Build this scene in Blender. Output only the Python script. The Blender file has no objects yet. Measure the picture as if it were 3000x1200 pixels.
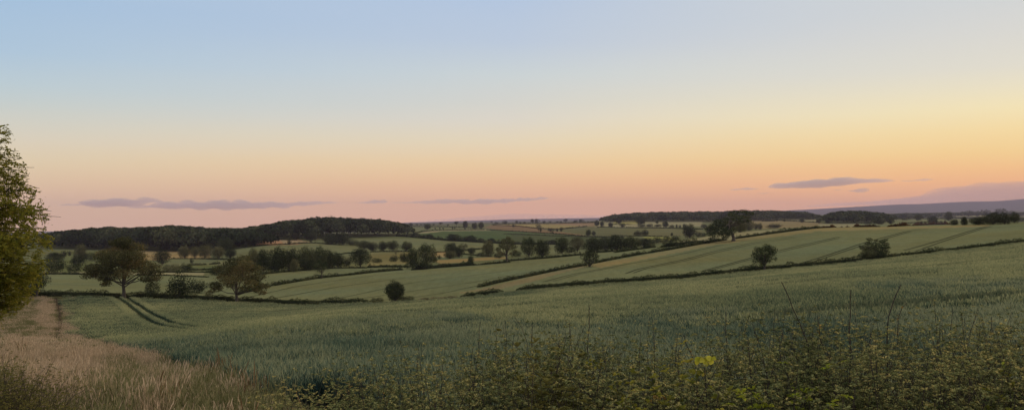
import bpy, math, random
import numpy as np

SC = bpy.context.scene
COL = SC.collection
F = 2598.0          # focal length in photo pixels (3000 wide)
UC, VH = 1500.0, 650.0
rng = np.random.default_rng(7)

# ------------------------------------------------------------------ helpers
def mesh_obj(name, verts, faces, mats, parent=None, tint=None, mat_idx=None, smooth=False, link=True):
    """verts (n,3); faces: list of arrays (m,k); tint: per-vertex float"""
    me = bpy.data.meshes.new(name)
    verts = np.asarray(verts, dtype=np.float32)
    if not isinstance(faces, list):
        faces = [faces]
    faces = [np.asarray(f, dtype=np.int32) for f in faces if len(f)]
    nl = sum(f.size for f in faces); nf = sum(len(f) for f in faces)
    me.vertices.add(len(verts)); me.vertices.foreach_set('co', verts.ravel())
    me.loops.add(nl); me.polygons.add(nf)
    li = np.concatenate([f.ravel() for f in faces])
    tot = np.concatenate([np.full(len(f), f.shape[1], dtype=np.int32) for f in faces])
    st = np.concatenate([[0], np.cumsum(tot)[:-1]]).astype(np.int32)
    me.loops.foreach_set('vertex_index', li)
    me.polygons.foreach_set('loop_start', st)
    if mat_idx is not None:
        me.polygons.foreach_set('material_index', np.asarray(mat_idx, dtype=np.int32))
    me.update(calc_edges=True)
    if smooth:
        me.polygons.foreach_set('use_smooth', np.ones(nf, dtype=bool))
    if tint is not None:
        a = me.attributes.new('tint', 'FLOAT', 'POINT')
        a.data.foreach_set('value', np.asarray(tint, dtype=np.float32))
    for m in (mats if isinstance(mats, (list, tuple)) else [mats]):
        me.materials.append(m)
    o = bpy.data.objects.new(name, me)
    if link:
        COL.objects.link(o)
    if parent is not None:
        o.parent = parent
    return o

def tag(o, label=None, cat=None, group=None, kind=None):
    if label: o['label'] = label
    if cat: o['category'] = cat
    if group: o['group'] = group
    if kind: o['kind'] = kind
    return o

def empty(name, loc, rz=0.0, scale=None):
    o = bpy.data.objects.new(name, None); COL.objects.link(o)
    o.location = loc; o.rotation_euler = (0, 0, rz)
    o.empty_display_size = 0.3
    if scale: o.scale = scale
    return o

def quads(centers, normals, sx, sy, rg, roll=True):
    """leaf-sized diamonds/quads; returns verts, faces"""
    n = len(centers)
    nrm = normals / (np.linalg.norm(normals, axis=1, keepdims=True) + 1e-9)
    ref = rg.normal(size=(n, 3))
    a = np.cross(nrm, ref); a /= (np.linalg.norm(a, axis=1, keepdims=True) + 1e-9)
    b = np.cross(nrm, a)
    sx = np.broadcast_to(sx, (n,))[:, None]; sy = np.broadcast_to(sy, (n,))[:, None]
    v = np.stack([centers - a*sx*.5, centers + b*sy*.35 + nrm*sx*.08, centers + a*sx*.5, centers - b*sy*.35 + nrm*sx*.08], axis=1).reshape(-1, 3)
    f = np.arange(4*n).reshape(n, 4)
    return v, f

def tube(pts, radii, sides=6):
    pts = np.asarray(pts, float); n = len(pts)
    radii = np.broadcast_to(radii, (n,))
    t = np.gradient(pts, axis=0); t /= (np.linalg.norm(t, axis=1, keepdims=True)+1e-9)
    ref = np.array([0.31, 0.95, 0.05]) if abs(t[0][2]) > .6 else np.array([0, 0, 1.0])
    a = np.cross(t, ref); a /= (np.linalg.norm(a, axis=1, keepdims=True)+1e-9)
    b = np.cross(t, a)
    ang = np.linspace(0, 2*np.pi, sides, endpoint=False)
    v = (pts[:, None, :] + radii[:, None, None]*(a[:, None, :]*np.cos(ang)[None, :, None] + b[:, None, :]*np.sin(ang)[None, :, None])).reshape(-1, 3)
    i = np.arange(n-1)[:, None]*sides; j = np.arange(sides)[None, :]; k = (j+1) % sides
    f = np.stack([i+j, i+k, i+sides+k, i+sides+j], axis=-1).reshape(-1, 4)
    return v, f

class Acc:
    def __init__(s): s.v=[]; s.f=[]; s.t=[]; s.n=0
    def add(s, v, f, t=0.5):
        s.v.append(v); s.f.append(np.asarray(f)+s.n); s.t.append(np.broadcast_to(t, (len(v),))); s.n += len(v)
    def build(s, name, mats, **k):
        return mesh_obj(name, np.concatenate(s.v), np.concatenate(s.f), mats, tint=np.concatenate(s.t), **k)

# ------------------------------------------------------------------ materials
def lin(r, g, b):
    f = lambda c: (c/255/12.92 if c/255 <= .04045 else ((c/255+.055)/1.055)**2.4)
    return (f(r), f(g), f(b), 1)

def new_mat(name):
    m = bpy.data.materials.new(name); m.use_nodes = True
    nt = m.node_tree; nt.nodes.clear()
    out = nt.nodes.new('ShaderNodeOutputMaterial')
    return m, nt, out

def leaf_mat(name, c0, c1, c2=None, transl=0.25, objvar=0.0, noise=None, rough=1.0):
    """mix c0..c1 by per-leaf tint (and object random / world noise)"""
    m, nt, out = new_mat(name); N = nt.nodes.new; L = nt.links.new
    at = N('ShaderNodeAttribute'); at.attribute_name = 'tint'
    fac = at.outputs['Fac']
    if objvar:
        oi = N('ShaderNodeObjectInfo'); mt = N('ShaderNodeMath'); mt.operation = 'MULTIPLY_ADD'
        sb = N('ShaderNodeMath'); sb.operation='SUBTRACT'; L(oi.outputs['Random'], sb.inputs[0]); sb.inputs[1].default_value=.5
        L(sb.outputs[0], mt.inputs[0]); mt.inputs[1].default_value = objvar; L(fac, mt.inputs[2]); fac = mt.outputs[0]
    if noise:
        g = N('ShaderNodeNewGeometry'); nz = N('ShaderNodeTexNoise'); nz.inputs['Scale'].default_value = noise[0]; nz.inputs['Detail'].default_value = 4
        mp = N('ShaderNodeMapping'); L(g.outputs['Position'], mp.inputs[0]); mp.inputs['Scale'].default_value = (1, .45, .3)
        L(mp.outputs[0], nz.inputs['Vector'])
        s2 = N('ShaderNodeMath'); s2.operation='SUBTRACT'; L(nz.outputs['Fac'], s2.inputs[0]); s2.inputs[1].default_value=.5
        m2 = N('ShaderNodeMath'); m2.operation = 'MULTIPLY_ADD'; L(s2.outputs[0], m2.inputs[0]); m2.inputs[1].default_value = noise[1]; L(fac, m2.inputs[2]); fac = m2.outputs[0]
    rp = N('ShaderNodeValToRGB'); L(fac, rp.inputs[0])
    e = rp.color_ramp.elements
    e[0].position = 0; e[0].color = (*c0, 1); e[1].position = 1 if c2 is None else .6; e[1].color = (*c1, 1)
    if c2 is not None:
        x = e.new(1.0); x.color = (*c2, 1)
    d = N('ShaderNodeBsdfDiffuse'); t = N('ShaderNodeBsdfTranslucent'); mx = N('ShaderNodeMixShader')
    L(rp.outputs[0], d.inputs[0]); L(rp.outputs[0], t.inputs[0]); mx.inputs[0].default_value = transl
    L(d.outputs[0], mx.inputs[1]); L(t.outputs[0], mx.inputs[2]); L(mx.outputs[0], out.inputs[0])
    return m

def bark_mat(name, c0, c1, scale=6):
    m, nt, out = new_mat(name); N = nt.nodes.new; L = nt.links.new
    tc = N('ShaderNodeTexCoord'); nz = N('ShaderNodeTexNoise'); nz.inputs['Scale'].default_value = scale; nz.inputs['Detail'].default_value = 6
    mp = N('ShaderNodeMapping'); mp.inputs['Scale'].default_value = (1, 1, .2); L(tc.outputs['Object'], mp.inputs[0]); L(mp.outputs[0], nz.inputs['Vector'])
    rp = N('ShaderNodeValToRGB'); L(nz.outputs['Fac'], rp.inputs[0])
    rp.color_ramp.elements[0].color = (*c0, 1); rp.color_ramp.elements[1].color = (*c1, 1)
    rp.color_ramp.elements[0].position = .3; rp.color_ramp.elements[1].position = .7
    d = N('ShaderNodeBsdfPrincipled'); d.inputs['Roughness'].default_value = .95; L(rp.outputs[0], d.inputs['Base Color'])
    bp = N('ShaderNodeBump'); bp.inputs['Strength'].default_value = .5; L(nz.outputs['Fac'], bp.inputs['Height']); L(bp.outputs[0], d.inputs['Normal'])
    L(d.outputs[0], out.inputs[0]); return m

M_leaf   = leaf_mat('tree_leaves', (.020,.030,.014), (.056,.070,.032), (.098,.098,.046), objvar=.35)
M_dark   = leaf_mat('dark_leaves', (.014,.022,.012), (.038,.049,.024), (.066,.070,.034), objvar=.2)
M_pale   = leaf_mat('pale_leaves', (.048,.054,.027), (.115,.115,.056), (.17,.15,.075), objvar=.3)
M_oak    = leaf_mat('russet_oak_leaves', (.036,.040,.017), (.108,.102,.043), (.19,.138,.054))
M_wood   = leaf_mat('woodland_leaves', (.016,.024,.013), (.052,.066,.034), (.105,.108,.055), noise=(.02,.6))
M_hedge  = leaf_mat('hedge_leaves', (.020,.028,.013), (.062,.072,.033), (.12,.112,.05), noise=(.12,.9))
M_hedger = leaf_mat('russet_hedge_leaves', (.035,.020,.010), (.085,.048,.022), (.12,.07,.03))
M_rough  = leaf_mat('rough_grass', (.08,.07,.038), (.20,.17,.09), (.32,.25,.145))
M_ash    = leaf_mat('ash_leaves', (.055,.070,.013), (.23,.225,.038), (.42,.335,.062), transl=.45)
M_fore   = leaf_mat('foreground_leaves', (.042,.058,.026), (.205,.220,.090), (.42,.35,.13), transl=.3, noise=(1.1,.6))
M_olive  = leaf_mat('olive_leaves', (.055,.060,.018), (.18,.165,.050), (.30,.24,.085), transl=.35)
M_yellow = leaf_mat('yellow_green_leaves', (.22,.26,.03), (.48,.46,.055), (.64,.58,.09), transl=.35)
M_orange = leaf_mat('orange_leaves', (.16,.10,.03), (.34,.22,.065), (.48,.34,.10), transl=.35)
M_wheat  = leaf_mat('wheat', (.022,.050,.044), (.150,.190,.104), (.44,.42,.20), noise=(.07,.95), transl=.2)
M_wheatn = leaf_mat('wheat_close', (.016,.042,.044), (.105,.155,.102), (.34,.345,.19), noise=(.11,1.2), transl=.2)
M_wheatd = leaf_mat('shaded_wheat', (.014,.034,.030), (.085,.118,.070), (.20,.205,.11), transl=.2)  # shade down in the wheel-track gaps put into the crop colour
M_dry    = leaf_mat('dry_grass_blades', (.18,.138,.082), (.42,.315,.20), (.67,.50,.34), transl=.25)
M_green  = leaf_mat('green_grass_blades', (.08,.085,.034), (.19,.185,.082), (.36,.30,.16), transl=.25)
M_dock   = leaf_mat('dock_seed_heads', (.09,.06,.03), (.19,.12,.06), (.27,.17,.09))
M_bark   = bark_mat('bark', (.030,.024,.018), (.085,.066,.048))
M_barkp  = bark_mat('pale_bark', (.045,.036,.027), (.115,.09,.066))
M_stem   = bark_mat('dark_stem', (.014,.010,.008), (.040,.028,.020), 20)

# ------------------------------------------------------------------ terrain
FV = ([-600,0,150,350,500,700,900,1100,1300,1400,1500,1700,2000,2300,2600,3000,3600],
      [870,868,864,869,873,883,891,886,872,866,851,835,815,786,757,711,650])
def fd(u): return np.interp(u, [0,700,1100,1500,2100,3000], [190,195,185,190,200,190])
def fv(u): return np.interp(u, *FV)
def vz(v, d): return -(np.asarray(v, float)-VH)/F*np.asarray(d, float)
# control lines: (u range, u keys, d keys, height keys)
LINES = []
def line(d, us, vs=None, zs=None, off=0.0, ur=(-1e9, 1e9)):
    us = np.asarray(us, float); d = np.broadcast_to(np.asarray(d, float), us.shape)
    LINES.append((ur, us, d, None if vs is None else np.asarray(vs, float), zs, off))
line(1.5, [0,3000], zs=[-2.5,-2.5])
line(5.5, [0,3000], zs=[-2.6,-2.6])
line(14, [0,800,1500,2200,3000], zs=[-2.95,-3.3,-3.6,-3.65,-3.6])
line(27, [0,400,800,1500,2200,3000], [1090,1078,1058,1047,1030,1000], off=-.45)
line(52, [0,200,430,600,800,1000,1300,1500,2000,2500,3000], [1000,1004,1006,992,966,948,932,920,893,855,820], off=-.45)
line(98, [0,430,600,800,1000,1300,1500,2000,2500,3000], [970,974,964,945,918,891,880,845,800,762], off=-.45)
us = np.array(FV[0], float)
line(fd(us), us, fv(us), off=-.45)
line(fd(us)+7, us, fv(us)-4, off=-.2)
line([208,243,290,330,345,385,360,330,330], [1340,1500,1720,1900,2000,2400,2700,3000,3600], [853,820,775,741,724,667,660,650,640], ur=(1340,1e9))
line([330,330,330,320,300,300,330,360,380,370,380,380,410,415,430,440,450,440,440],
     [0,125,300,450,620,700,770,880,1000,1180,1300,1500,1800,1930,2000,2140,2250,2400,3000],
     [800,801,803,808,816,813,802,790,784,786,778,765,736,720,706,681,673,670,662])
line(600, [0,300,600,760,900,1080,1300,1500,1700,1800,1900,2000,2140,2300,2400,3000], [772,768,770,748,749,752,746,741,737,732,722,712,694,682,676,668])
line(900, [0,170,420,580,700,800,900,1080,1200,1350,1500,1700,1800,1900,2000,2140,2300,2400,2600,3000], [732,730,735,737,718,709,714,722,708,712,720,719,702,697,693,683,673,668,664,660])
line(1300, [0,170,300,420,560,700,800,930,1100,1180,1250,1400,1500,1700,1900,2100,2300,2400,2600,3000], [700,698,695,694,692,692,690,685,686,688,684,688,691,690,676,668,660,659,656,655])
line(2000, [0,170,560,700,930,1100,1180,1300,1500,1700,1770,1900,2100,2300,2450,2600,3000], [702,699,691,693,693,688,676,669,672,668,651,650,650,646,645,645,646])
line(2800, [0,600,930,1100,1180,1400,1650,1770,1850,2000,2300,2420,2600,3000], [690,686,684,680,665,658,655,646,640,637,636,642,640,640])
line(4500, [0,600,1100,1180,1500,1750,1900,2300,2600,3000], [690,683,672,656,652,650,646,637,632,629])
line(8000, [0,700,1180,1500,1900,2300,2600,3000,3600], [688,681,654,649,642,631,627,621,618])
line(11500, [0,90,130,170,195,260,700,1180,1500,1750,2000,2150,2300,2400,2500,2630,2700,2750,2830,2920,3000,3300,3600],
     [682,679,677,677,682,686,682,652,642,638,634,628,617,612,606.5,599,598,595,591,590,583,570,590])
line(13600, [0,90,195,260,700,1180,1500,2000,2300,2500,2700,3000,3300,3600], [694,691,689,695,694,668,664,652,636,626,618,606,592,610])

def pchip(x, y, xi):
    h = np.diff(x); dl = np.diff(y)/h; m = np.zeros_like(y)
    m[0] = dl[0]; m[-1] = dl[-1]
    for k in range(1, len(x)-1):
        if dl[k-1]*dl[k] > 0:
            w1 = 2*h[k]+h[k-1]; w2 = h[k]+2*h[k-1]
            m[k] = (w1+w2)/(w1/dl[k-1]+w2/dl[k])
    i = np.clip(np.searchsorted(x, xi)-1, 0, len(x)-2)
    t = (xi-x[i])/h[i]
    return ((2*t**3-3*t**2+1)*y[i] + (t**3-2*t**2+t)*h[i]*m[i] + (-2*t**3+3*t**2)*y[i+1] + (t**3-t**2)*h[i]*m[i+1])

UG = np.concatenate([np.linspace(-2500,-900,14), np.arange(-750,-150,30), np.arange(-150,3150,5), np.arange(3150,3800,30), np.linspace(3950,5500,14)])
DG = np.concatenate([[1.5, 2.5, 4], np.geomspace(5.5, 13500, 430)])
ZG = np.zeros((len(UG), len(DG)))
for iu, u in enumerate(UG):
    uc = min(max(u, -600), 3600)
    ds, zs = [], []
    for ur, us_, d_, v_, z_, off in LINES:
        if not (ur[0] <= uc <= ur[1]): continue
        d = np.interp(uc, us_, d_)
        z = np.interp(uc, us_, z_) if z_ is not None else vz(np.interp(uc, us_, v_), d)
        ds.append(d); zs.append(z+off)
    o = np.argsort(ds); ZG[iu] = pchip(np.array(ds)[o], np.array(zs)[o], DG)
# smooth lightly across columns (rounds the corners of the control lines)
ker = np.array([1,4,6,4,1.])/16
for _ in range(8):
    Zp = np.pad(ZG, ((2,2),(0,0)), mode='edge')
    ZG = sum(k*Zp[i:i+len(UG)] for i, k in enumerate(ker))
LDG = np.log(DG)
def zcol(u):
    """height profile along DG at column u"""
    i = int(np.clip(np.searchsorted(UG, u)-1, 0, len(UG)-2)); t = np.clip((u-UG[i])/(UG[i+1]-UG[i]), 0, 1)
    return ZG[i]*(1-t)+ZG[i+1]*t
def height(u, d):
    u = np.atleast_1d(np.asarray(u, float)); d = np.atleast_1d(np.asarray(d, float))
    i = np.clip(np.searchsorted(UG, u)-1, 0, len(UG)-2); t = np.clip((u-UG[i])/(UG[i+1]-UG[i]), 0, 1)
    j = np.clip(np.searchsorted(DG, d)-1, 0, len(DG)-2); s = np.clip((d-DG[j])/(DG[j+1]-DG[j]), 0, 1)
    return (ZG[i,j]*(1-t)+ZG[i+1,j]*t)*(1-s) + (ZG[i,j+1]*(1-t)+ZG[i+1,j+1]*t)*s
def world(u, d, dz=0.0):
    u = np.atleast_1d(np.asarray(u, float)); d = np.atleast_1d(np.asarray(d, float))
    return np.stack([(u-UC)/F*d, d, height(u, d)+dz], axis=-1)
def hit(u, v, dmin=6.0, dmax=20000.0):
    """depth of the visible ground under photo point (u, v)"""
    z = zcol(u); vs = VH - F*z/DG
    ok = np.where((DG >= dmin) & (DG <= dmax))[0]
    below = ok[vs[ok] <= v]
    if len(below) == 0: return float(DG[ok[np.argmin(vs[ok])]])
    k = below[0]
    if k == ok[0]: return float(DG[k])
    a, b = vs[k-1], vs[k]; t = (a-v)/(a-b+1e-9)
    return float(DG[k-1]+(DG[k]-DG[k-1])*np.clip(t, 0, 1))
def inside(poly, U, V):
    U = np.asarray(U, float); V = np.asarray(V, float); c = np.zeros(U.shape, bool); n = len(poly)
    for i in range(n):
        x1, y1 = poly[i]; x2, y2 = poly[(i+1) % n]
        if y1 == y2: continue
        c ^= ((y1 > V) != (y2 > V)) & (U < (x2-x1)*(V-y1)/(y2-y1)+x1)
    return c
# ------------------------------------------------------------------ fields on the ground sheet
SAGE=(.132,.150,.080); SAGE2=(.124,.140,.074); MID=(.108,.122,.062); DKG=(.064,.094,.042); PALE=(.215,.212,.125); TAN=(.25,.195,.095)
PINK=(.27,.17,.10); SOIL=(.075,.062,.038); MARG=(.178,.158,.086); GRN=(.100,.118,.052); PTAN=(.22,.18,.11)
FIELDS = [ # polygon in photo pixels, depth range, crop colour, with a haze tint on the far hills
 ([(-900,600),(3900,600),(3900,2000),(-900,2000)], (0,60000), MID),
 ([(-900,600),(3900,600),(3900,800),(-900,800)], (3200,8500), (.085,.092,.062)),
 ([(-9000,300),(9000,300),(9000,900),(-9000,900)], (8500,60000), (.11,.11,.125)),  # blue-grey haze tint put into the ground colour of the far hills
 # second rank of fields
 ([(-900,795),(560,806),(700,806),(1180,784),(1300,776),(1500,764),(1800,735),(1935,721),(2000,705),(2140,679),(2400,660),(3900,600),(3900,900),(-900,900)], (186,470), SAGE),
 ([(700,858),(790,838),(900,818),(1030,804),(1180,788),(1300,776),(900,780),(600,810)], (195,500), SAGE2),
 ([(1935,722),(1995,706),(2140,678),(2400,660),(2400,672),(2140,706),(2000,722)], (345,520), PALE),
 ([(1340,858),(1440,838),(1560,808),(1720,776),(1800,760),(1640,800),(1560,824),(1450,848)], (200,330), MARG),
 ([(1720,776),(1900,744),(2100,706),(2400,668),(2900,658),(2900,663),(2400,677),(2100,716),(1900,756),(1760,784)], (240,480), (.20,.18,.09)),
 ([(-900,862),(3900,862),(3900,600),(-900,600)], (186,190), SAGE),
 # valley
 ([(125,795),(600,798),(600,806),(125,801)], (320,600), PALE),
 ([(620,796),(760,798),(760,808),(600,808)], (300,600), SAGE2),
 ([(150,735),(430,735),(430,795),(150,797)], (340,1000), GRN),
 ([(400,735),(620,735),(620,760),(400,762)], (560,1000), TAN),
 ([(495,758),(690,760),(690,776),(495,778)], (400,760), SAGE2),
 ([(550,776),(640,776),(640,792),(550,792)], (400,700), GRN),
 ([(690,722),(745,717),(860,713),(920,713),(1080,728),(1085,748),(690,752)], (480,1100), SAGE2),
 ([(745,700),(870,701),(910,709),(870,716),(745,719)], (600,1250), PINK),
 ([(820,700),(880,704),(905,709),(870,714),(830,714)], (600,1250), PTAN),
 ([(1000,698),(1180,690),(1300,704),(1430,712),(1500,716),(1500,745),(1200,738),(1090,732)], (500,1250), SAGE),
 ([(1000,692),(1180,690),(1300,703),(1180,698),(1000,700)], (600,1250), GRN),
 ([(1085,737),(1200,736),(1230,752),(1200,764),(1085,768)], (440,800), (.14,.135,.06)),
 ([(1080,766),(1200,762),(1200,772),(1080,778)], (390,640), (.17,.16,.075)),
 ([(1265,739),(1310,738),(1310,752),(1265,752)], (440,800), TAN),
 ([(1270,762),(1485,750),(1485,757),(1290,772)], (390,640), (.24,.19,.085)),
 ([(1350,742),(1500,735),(1500,752),(1400,754)], (440,800), MID),
 ([(1600,730),(1730,728),(1730,745),(1600,748)], (390,800), SAGE2),
 # far slope in the middle
 ([(1150,690),(1240,684),(1310,676),(1480,672),(1700,690),(1712,712),(1500,716),(1300,702)], (1000,2400), DKG),
 ([(1500,684),(1700,690),(1830,693),(1830,716),(1500,716)], (900,1900), (.062,.080,.038)),
 ([(1190,661),(1300,661),(1420,667),(1340,672),(1240,679),(1190,683)], (1500,3000), SAGE2),
 ([(1225,684),(1250,676),(1330,672),(1420,671),(1440,675),(1300,677),(1250,683)], (1300,2600), PALE),
 ([(1415,666),(1440,659),(1520,661),(1580,670),(1730,690),(1600,684),(1470,675)], (1300,3000), (.155,.115,.065)),
 ([(1440,657),(1580,655),(1720,662),(1640,671),(1570,669),(1510,661)], (1500,3600), (.23,.20,.09)),
 ([(1600,655),(1745,651),(1745,663),(1700,662)], (1700,3600), (.22,.165,.10)),
 ([(1640,671),(1720,664),(1960,667),(1960,693),(1800,690),(1720,690)], (1000,2300), (.11,.118,.060)),
 ([(1745,648),(2060,648),(2060,666),(1745,665)], (1500,2600), PALE),
 ([(1800,645),(1880,645),(1880,656),(1800,656)], (1800,2600), (.24,.23,.09)),
 ([(1900,668),(2060,672),(2060,690),(1900,692)], (900,1700), (.12,.125,.065)),
 ([(1880,692),(1980,694),(1980,704),(1900,702)], (700,1300), (.22,.23,.08)),
 ([(2160,640),(2400,648),(2420,664),(2230,670),(2160,664)], (900,2600), (.19,.165,.09)),
 ([(2170,640),(2400,643),(2400,650),(2170,644)], (1500,2900), PALE),
 ([(2520,640),(2830,640),(2830,662),(2520,662)], (900,3300), SAGE),
 ([(2400,655),(2520,655),(2520,666),(2400,666)], (900,2600), PALE),
 ([(2700,628),(3200,628),(3200,634),(2700,634)], (3000,7000), PALE),
 # near wheat field and its grassy margin
 ([(-2000,600),(5000,600),(5000,6000),(-2000,6000)], (0,190), (.045,.052,.028)),
 ([(-2000,860),(140,862),(205,866),(215,985),(330,995),(470,1040),(600,1100),(760,1130),(900,1200),(1100,1500),(1300,6000),(-2000,6000)], (0,196), (.14,.122,.062)),
]
RUT = [(150,868),(160,900),(165,940),(160,985)]
nu, nd = len(UG), len(DG)
UU = np.repeat(UG[:, None], nd, 1); DD = np.repeat(DG[None, :], nu, 0)
VV = VH - F*ZG/DD
RGB = np.zeros((nu, nd, 3))
edge = fd(np.clip(UU, 0, 3000))
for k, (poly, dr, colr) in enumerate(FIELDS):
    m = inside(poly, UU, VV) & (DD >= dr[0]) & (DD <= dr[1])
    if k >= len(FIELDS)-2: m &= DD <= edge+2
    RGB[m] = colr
rut = (np.abs(UU-np.interp(VV, [868,900,940,985], [165,172,175,168])) < 9) & (VV > 868) & (VV < 990) & (DD < edge)
RGB[rut] = (.060, .050, .034)
# woodland floor under the ridge woods is leaf litter
VERT = np.stack([(UU-UC)/F*DD, DD, ZG], axis=-1)
# behind the camera: one more row far back, same sheet
back = np.stack([(UG-UC)/F*1.5*900, np.full(nu, -3000.0), np.full(nu, -4.0)], axis=-1)
mid_ = np.stack([(UG-UC)/F*1.5*4, np.full(nu, -6.0), np.full(nu, -2.5)], axis=-1)
V = np.concatenate([back[:, None], mid_[:, None], VERT], axis=1); nd2 = nd+2
i = np.arange(nu-1)[:, None]*nd2; j = np.arange(nd2-1)[None, :]
FQ = np.stack([i+j, i+nd2+j, i+nd2+j+1, i+j+1], axis=-1).reshape(-1, 4)
CC = np.concatenate([RGB[:, :1], RGB[:, :1], RGB], axis=1).reshape(-1, 3)

mg, nt, out = new_mat('fields'); N = nt.nodes.new; L = nt.links.new
at = N('ShaderNodeAttribute'); at.attribute_name = 'crop'
geo = N('ShaderNodeNewGeometry')
def noise(scale, detail, stretch, rot=0.0):
    mp = N('ShaderNodeMapping'); mp.inputs['Scale'].default_value = stretch; mp.inputs['Rotation'].default_value = (0, 0, rot)
    L(geo.outputs['Position'], mp.inputs[0])
    nz = N('ShaderNodeTexNoise'); nz.inputs['Scale'].default_value = scale; nz.inputs['Detail'].default_value = detail; nz.inputs['Roughness'].default_value = .65
    L(mp.outputs[0], nz.inputs['Vector']); return nz.outputs['Fac']
def rng_(sock, a, b):
    mr = N('ShaderNodeMapRange'); mr.inputs['From Min'].default_value = .3; mr.inputs['From Max'].default_value = .7
    mr.inputs['To Min'].default_value = a; mr.inputs['To Max'].default_value = b; L(sock, mr.inputs[0]); return mr.outputs[0]
def mul(a, b):
    m = N('ShaderNodeMath'); m.operation = 'MULTIPLY'; L(a, m.inputs[0]); L(b, m.inputs[1]); return m.outputs[0]
f1 = rng_(noise(.012, 5, (1, 1, 1)), .86, 1.14)
f2 = rng_(noise(.55, 4, (1, .12, .4), math.radians(-62)), .90, 1.10)       # drill rows running with the slope
f3 = rng_(noise(2.2, 3, (1, .5, 1)), .84, 1.16)
fx = mul(mul(f1, f2), f3)
vm = N('ShaderNodeVectorMath'); vm.operation = 'SCALE'; L(at.outputs['Color'], vm.inputs[0]); L(fx, vm.inputs['Scale'])
wm = N('ShaderNodeMix'); wm.data_type = 'RGBA'; wm.blend_type = 'MULTIPLY'; wm.inputs[7].default_value = (1.15, .97, .80, 1)
L(rng_(noise(.02, 3, (1, 1, 1)), 0, 1), wm.inputs[0]); L(vm.outputs[0], wm.inputs[6])
bs = N('ShaderNodeBsdfDiffuse'); L(wm.outputs[2], bs.inputs[0])
bp = N('ShaderNodeBump'); bp.inputs['Strength'].default_value = .6; bp.inputs['Distance'].default_value = .35
L(noise(1.4, 5, (1, .6, 1)), bp.inputs['Height']); L(bp.outputs[0], bs.inputs['Normal'])
L(bs.outputs[0], out.inputs[0])
g = mesh_obj('ground', V.reshape(-1, 3), FQ, mg, smooth=True)
ca = g.data.attributes.new('crop', 'FLOAT_COLOR', 'POINT')
ca.data.foreach_set('color', np.concatenate([CC, np.ones((len(CC), 1))], 1).astype(np.float32).ravel())
tag(g, 'rolling farmland of green and pale crop fields running to the horizon', kind='structure')

# tramlines: the wheel tracks of the sprayer across the farther fields
M_tram = new_mat('wheel_track_soil')
_m, _nt, _o = M_tram; _d = _nt.nodes.new('ShaderNodeBsdfDiffuse'); _d.inputs[0].default_value = (.045, .050, .028, 1); _nt.links.new(_d.outputs[0], _o.inputs[0]); M_tram = _m
def path3(pts, step=5.0, dmin=6.0, dmax=20000.0, sm=9, dz=0.0):
    pts = np.asarray(pts, float); L_ = np.concatenate([[0], np.cumsum(np.hypot(*np.diff(pts, axis=0).T))])
    n = max(3, int(L_[-1]/step)+1); s = np.linspace(0, L_[-1], n)
    u = np.interp(s, L_, pts[:, 0]); v = np.interp(s, L_, pts[:, 1])
    d = np.array([hit(a, b, dmin, dmax) for a, b in zip(u, v)])
    k = min(sm, n if n % 2 else n-1)
    if k >= 3: d = np.exp(np.convolve(np.pad(np.log(d), k//2, mode='edge'), np.ones(k)/k, mode='valid'))
    return world(u, d, dz), u, d
def strip(pts, width, mat, name, label, dmin, dmax):
    P, u, d = path3(pts, 6, dmin, dmax, 7)
    t = np.gradient(P[:, :2], axis=0); t /= np.linalg.norm(t, axis=1, keepdims=True)+1e-9
    nrm = np.stack([-t[:, 1], t[:, 0]], 1)
    a = P.copy(); b = P.copy(); a[:, :2] += nrm*width/2; b[:, :2] -= nrm*width/2
    for q in (a, b):
        q[:, 2] = height(UC+q[:, 0]/q[:, 1]*F, q[:, 1]) + .05
    n = len(P); vv = np.concatenate([a, b]); k = np.arange(n-1)
    o = mesh_obj(name, vv, np.stack([k, k+1, k+1+n, k+n], 1), mat)
    tag(o, label, kind='structure')
R1 = [([(1832,803),(1862,789),(2004,760),(2091,736),(2208,710),(2330,692)], .75), ([(1856,801),(1880,789),(2010,763),(2100,739),(2215,713),(2330,696)], .6),
      ([(2052,795),(2200,755),(2330,722),(2460,693)], .75), ([(2075,793),(2205,758),(2335,726),(2460,697)], .6),
      ([(2342,772),(2400,755),(2525,713),(2605,691),(2662,676),(2717,670)], .75), ([(2368,772),(2410,757),(2532,717),(2612,694),(2668,678)], .6),
      ([(2648,734),(2750,705),(2820,683),(2895,661)], .75), ([(2682,736),(2760,708),(2830,685),(2905,662)], .6),
      ([(1590,826),(1666,805),(1800,780),(1960,752),(2120,716)], .6), ([(1618,824),(1690,804),(1810,781)], .35)]
for p, w in R1: strip(p, w, M_tram, 'tramline', 'dark wheel track in the rising field beyond the long hedge', 200, 480)
for p in ([(1060,874),(1200,853),(1390,826),(1500,806),(1620,782)], [(1000,872),(1200,829),(1433,800),(1608,774)], [(790,876),(1000,838),(1200,812),(1400,788)],
          [(720,872),(880,836),(1100,806),(1240,794)], [(1130,882),(1300,858),(1420,832)]):
    strip(p, .4, M_tram, 'tramline', 'faint wheel track in the sage field below the tree line', 195, 400)
for p in ([(200,815),(300,819),(480,823)], [(150,832),(300,838),(420,842)], [(740,838),(860,818),(960,800),(1100,790)]):
    strip(p, .4, M_tram, 'tramline', 'faint wheel track in the pale field behind the oak', 195, 420)

# ------------------------------------------------------------------ camera
cam = bpy.data.cameras.new('camera'); co = bpy.data.objects.new('camera', cam); COL.objects.link(co)
co.location = (0, 0, 0); co.rotation_euler = (math.radians(90), 0, 0)
cam.sensor_width = 36; cam.lens = 36*F/3000; cam.shift_y = (VH-600)/3000
cam.clip_end = 90000; cam.clip_start = .1
SC.camera = co

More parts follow.
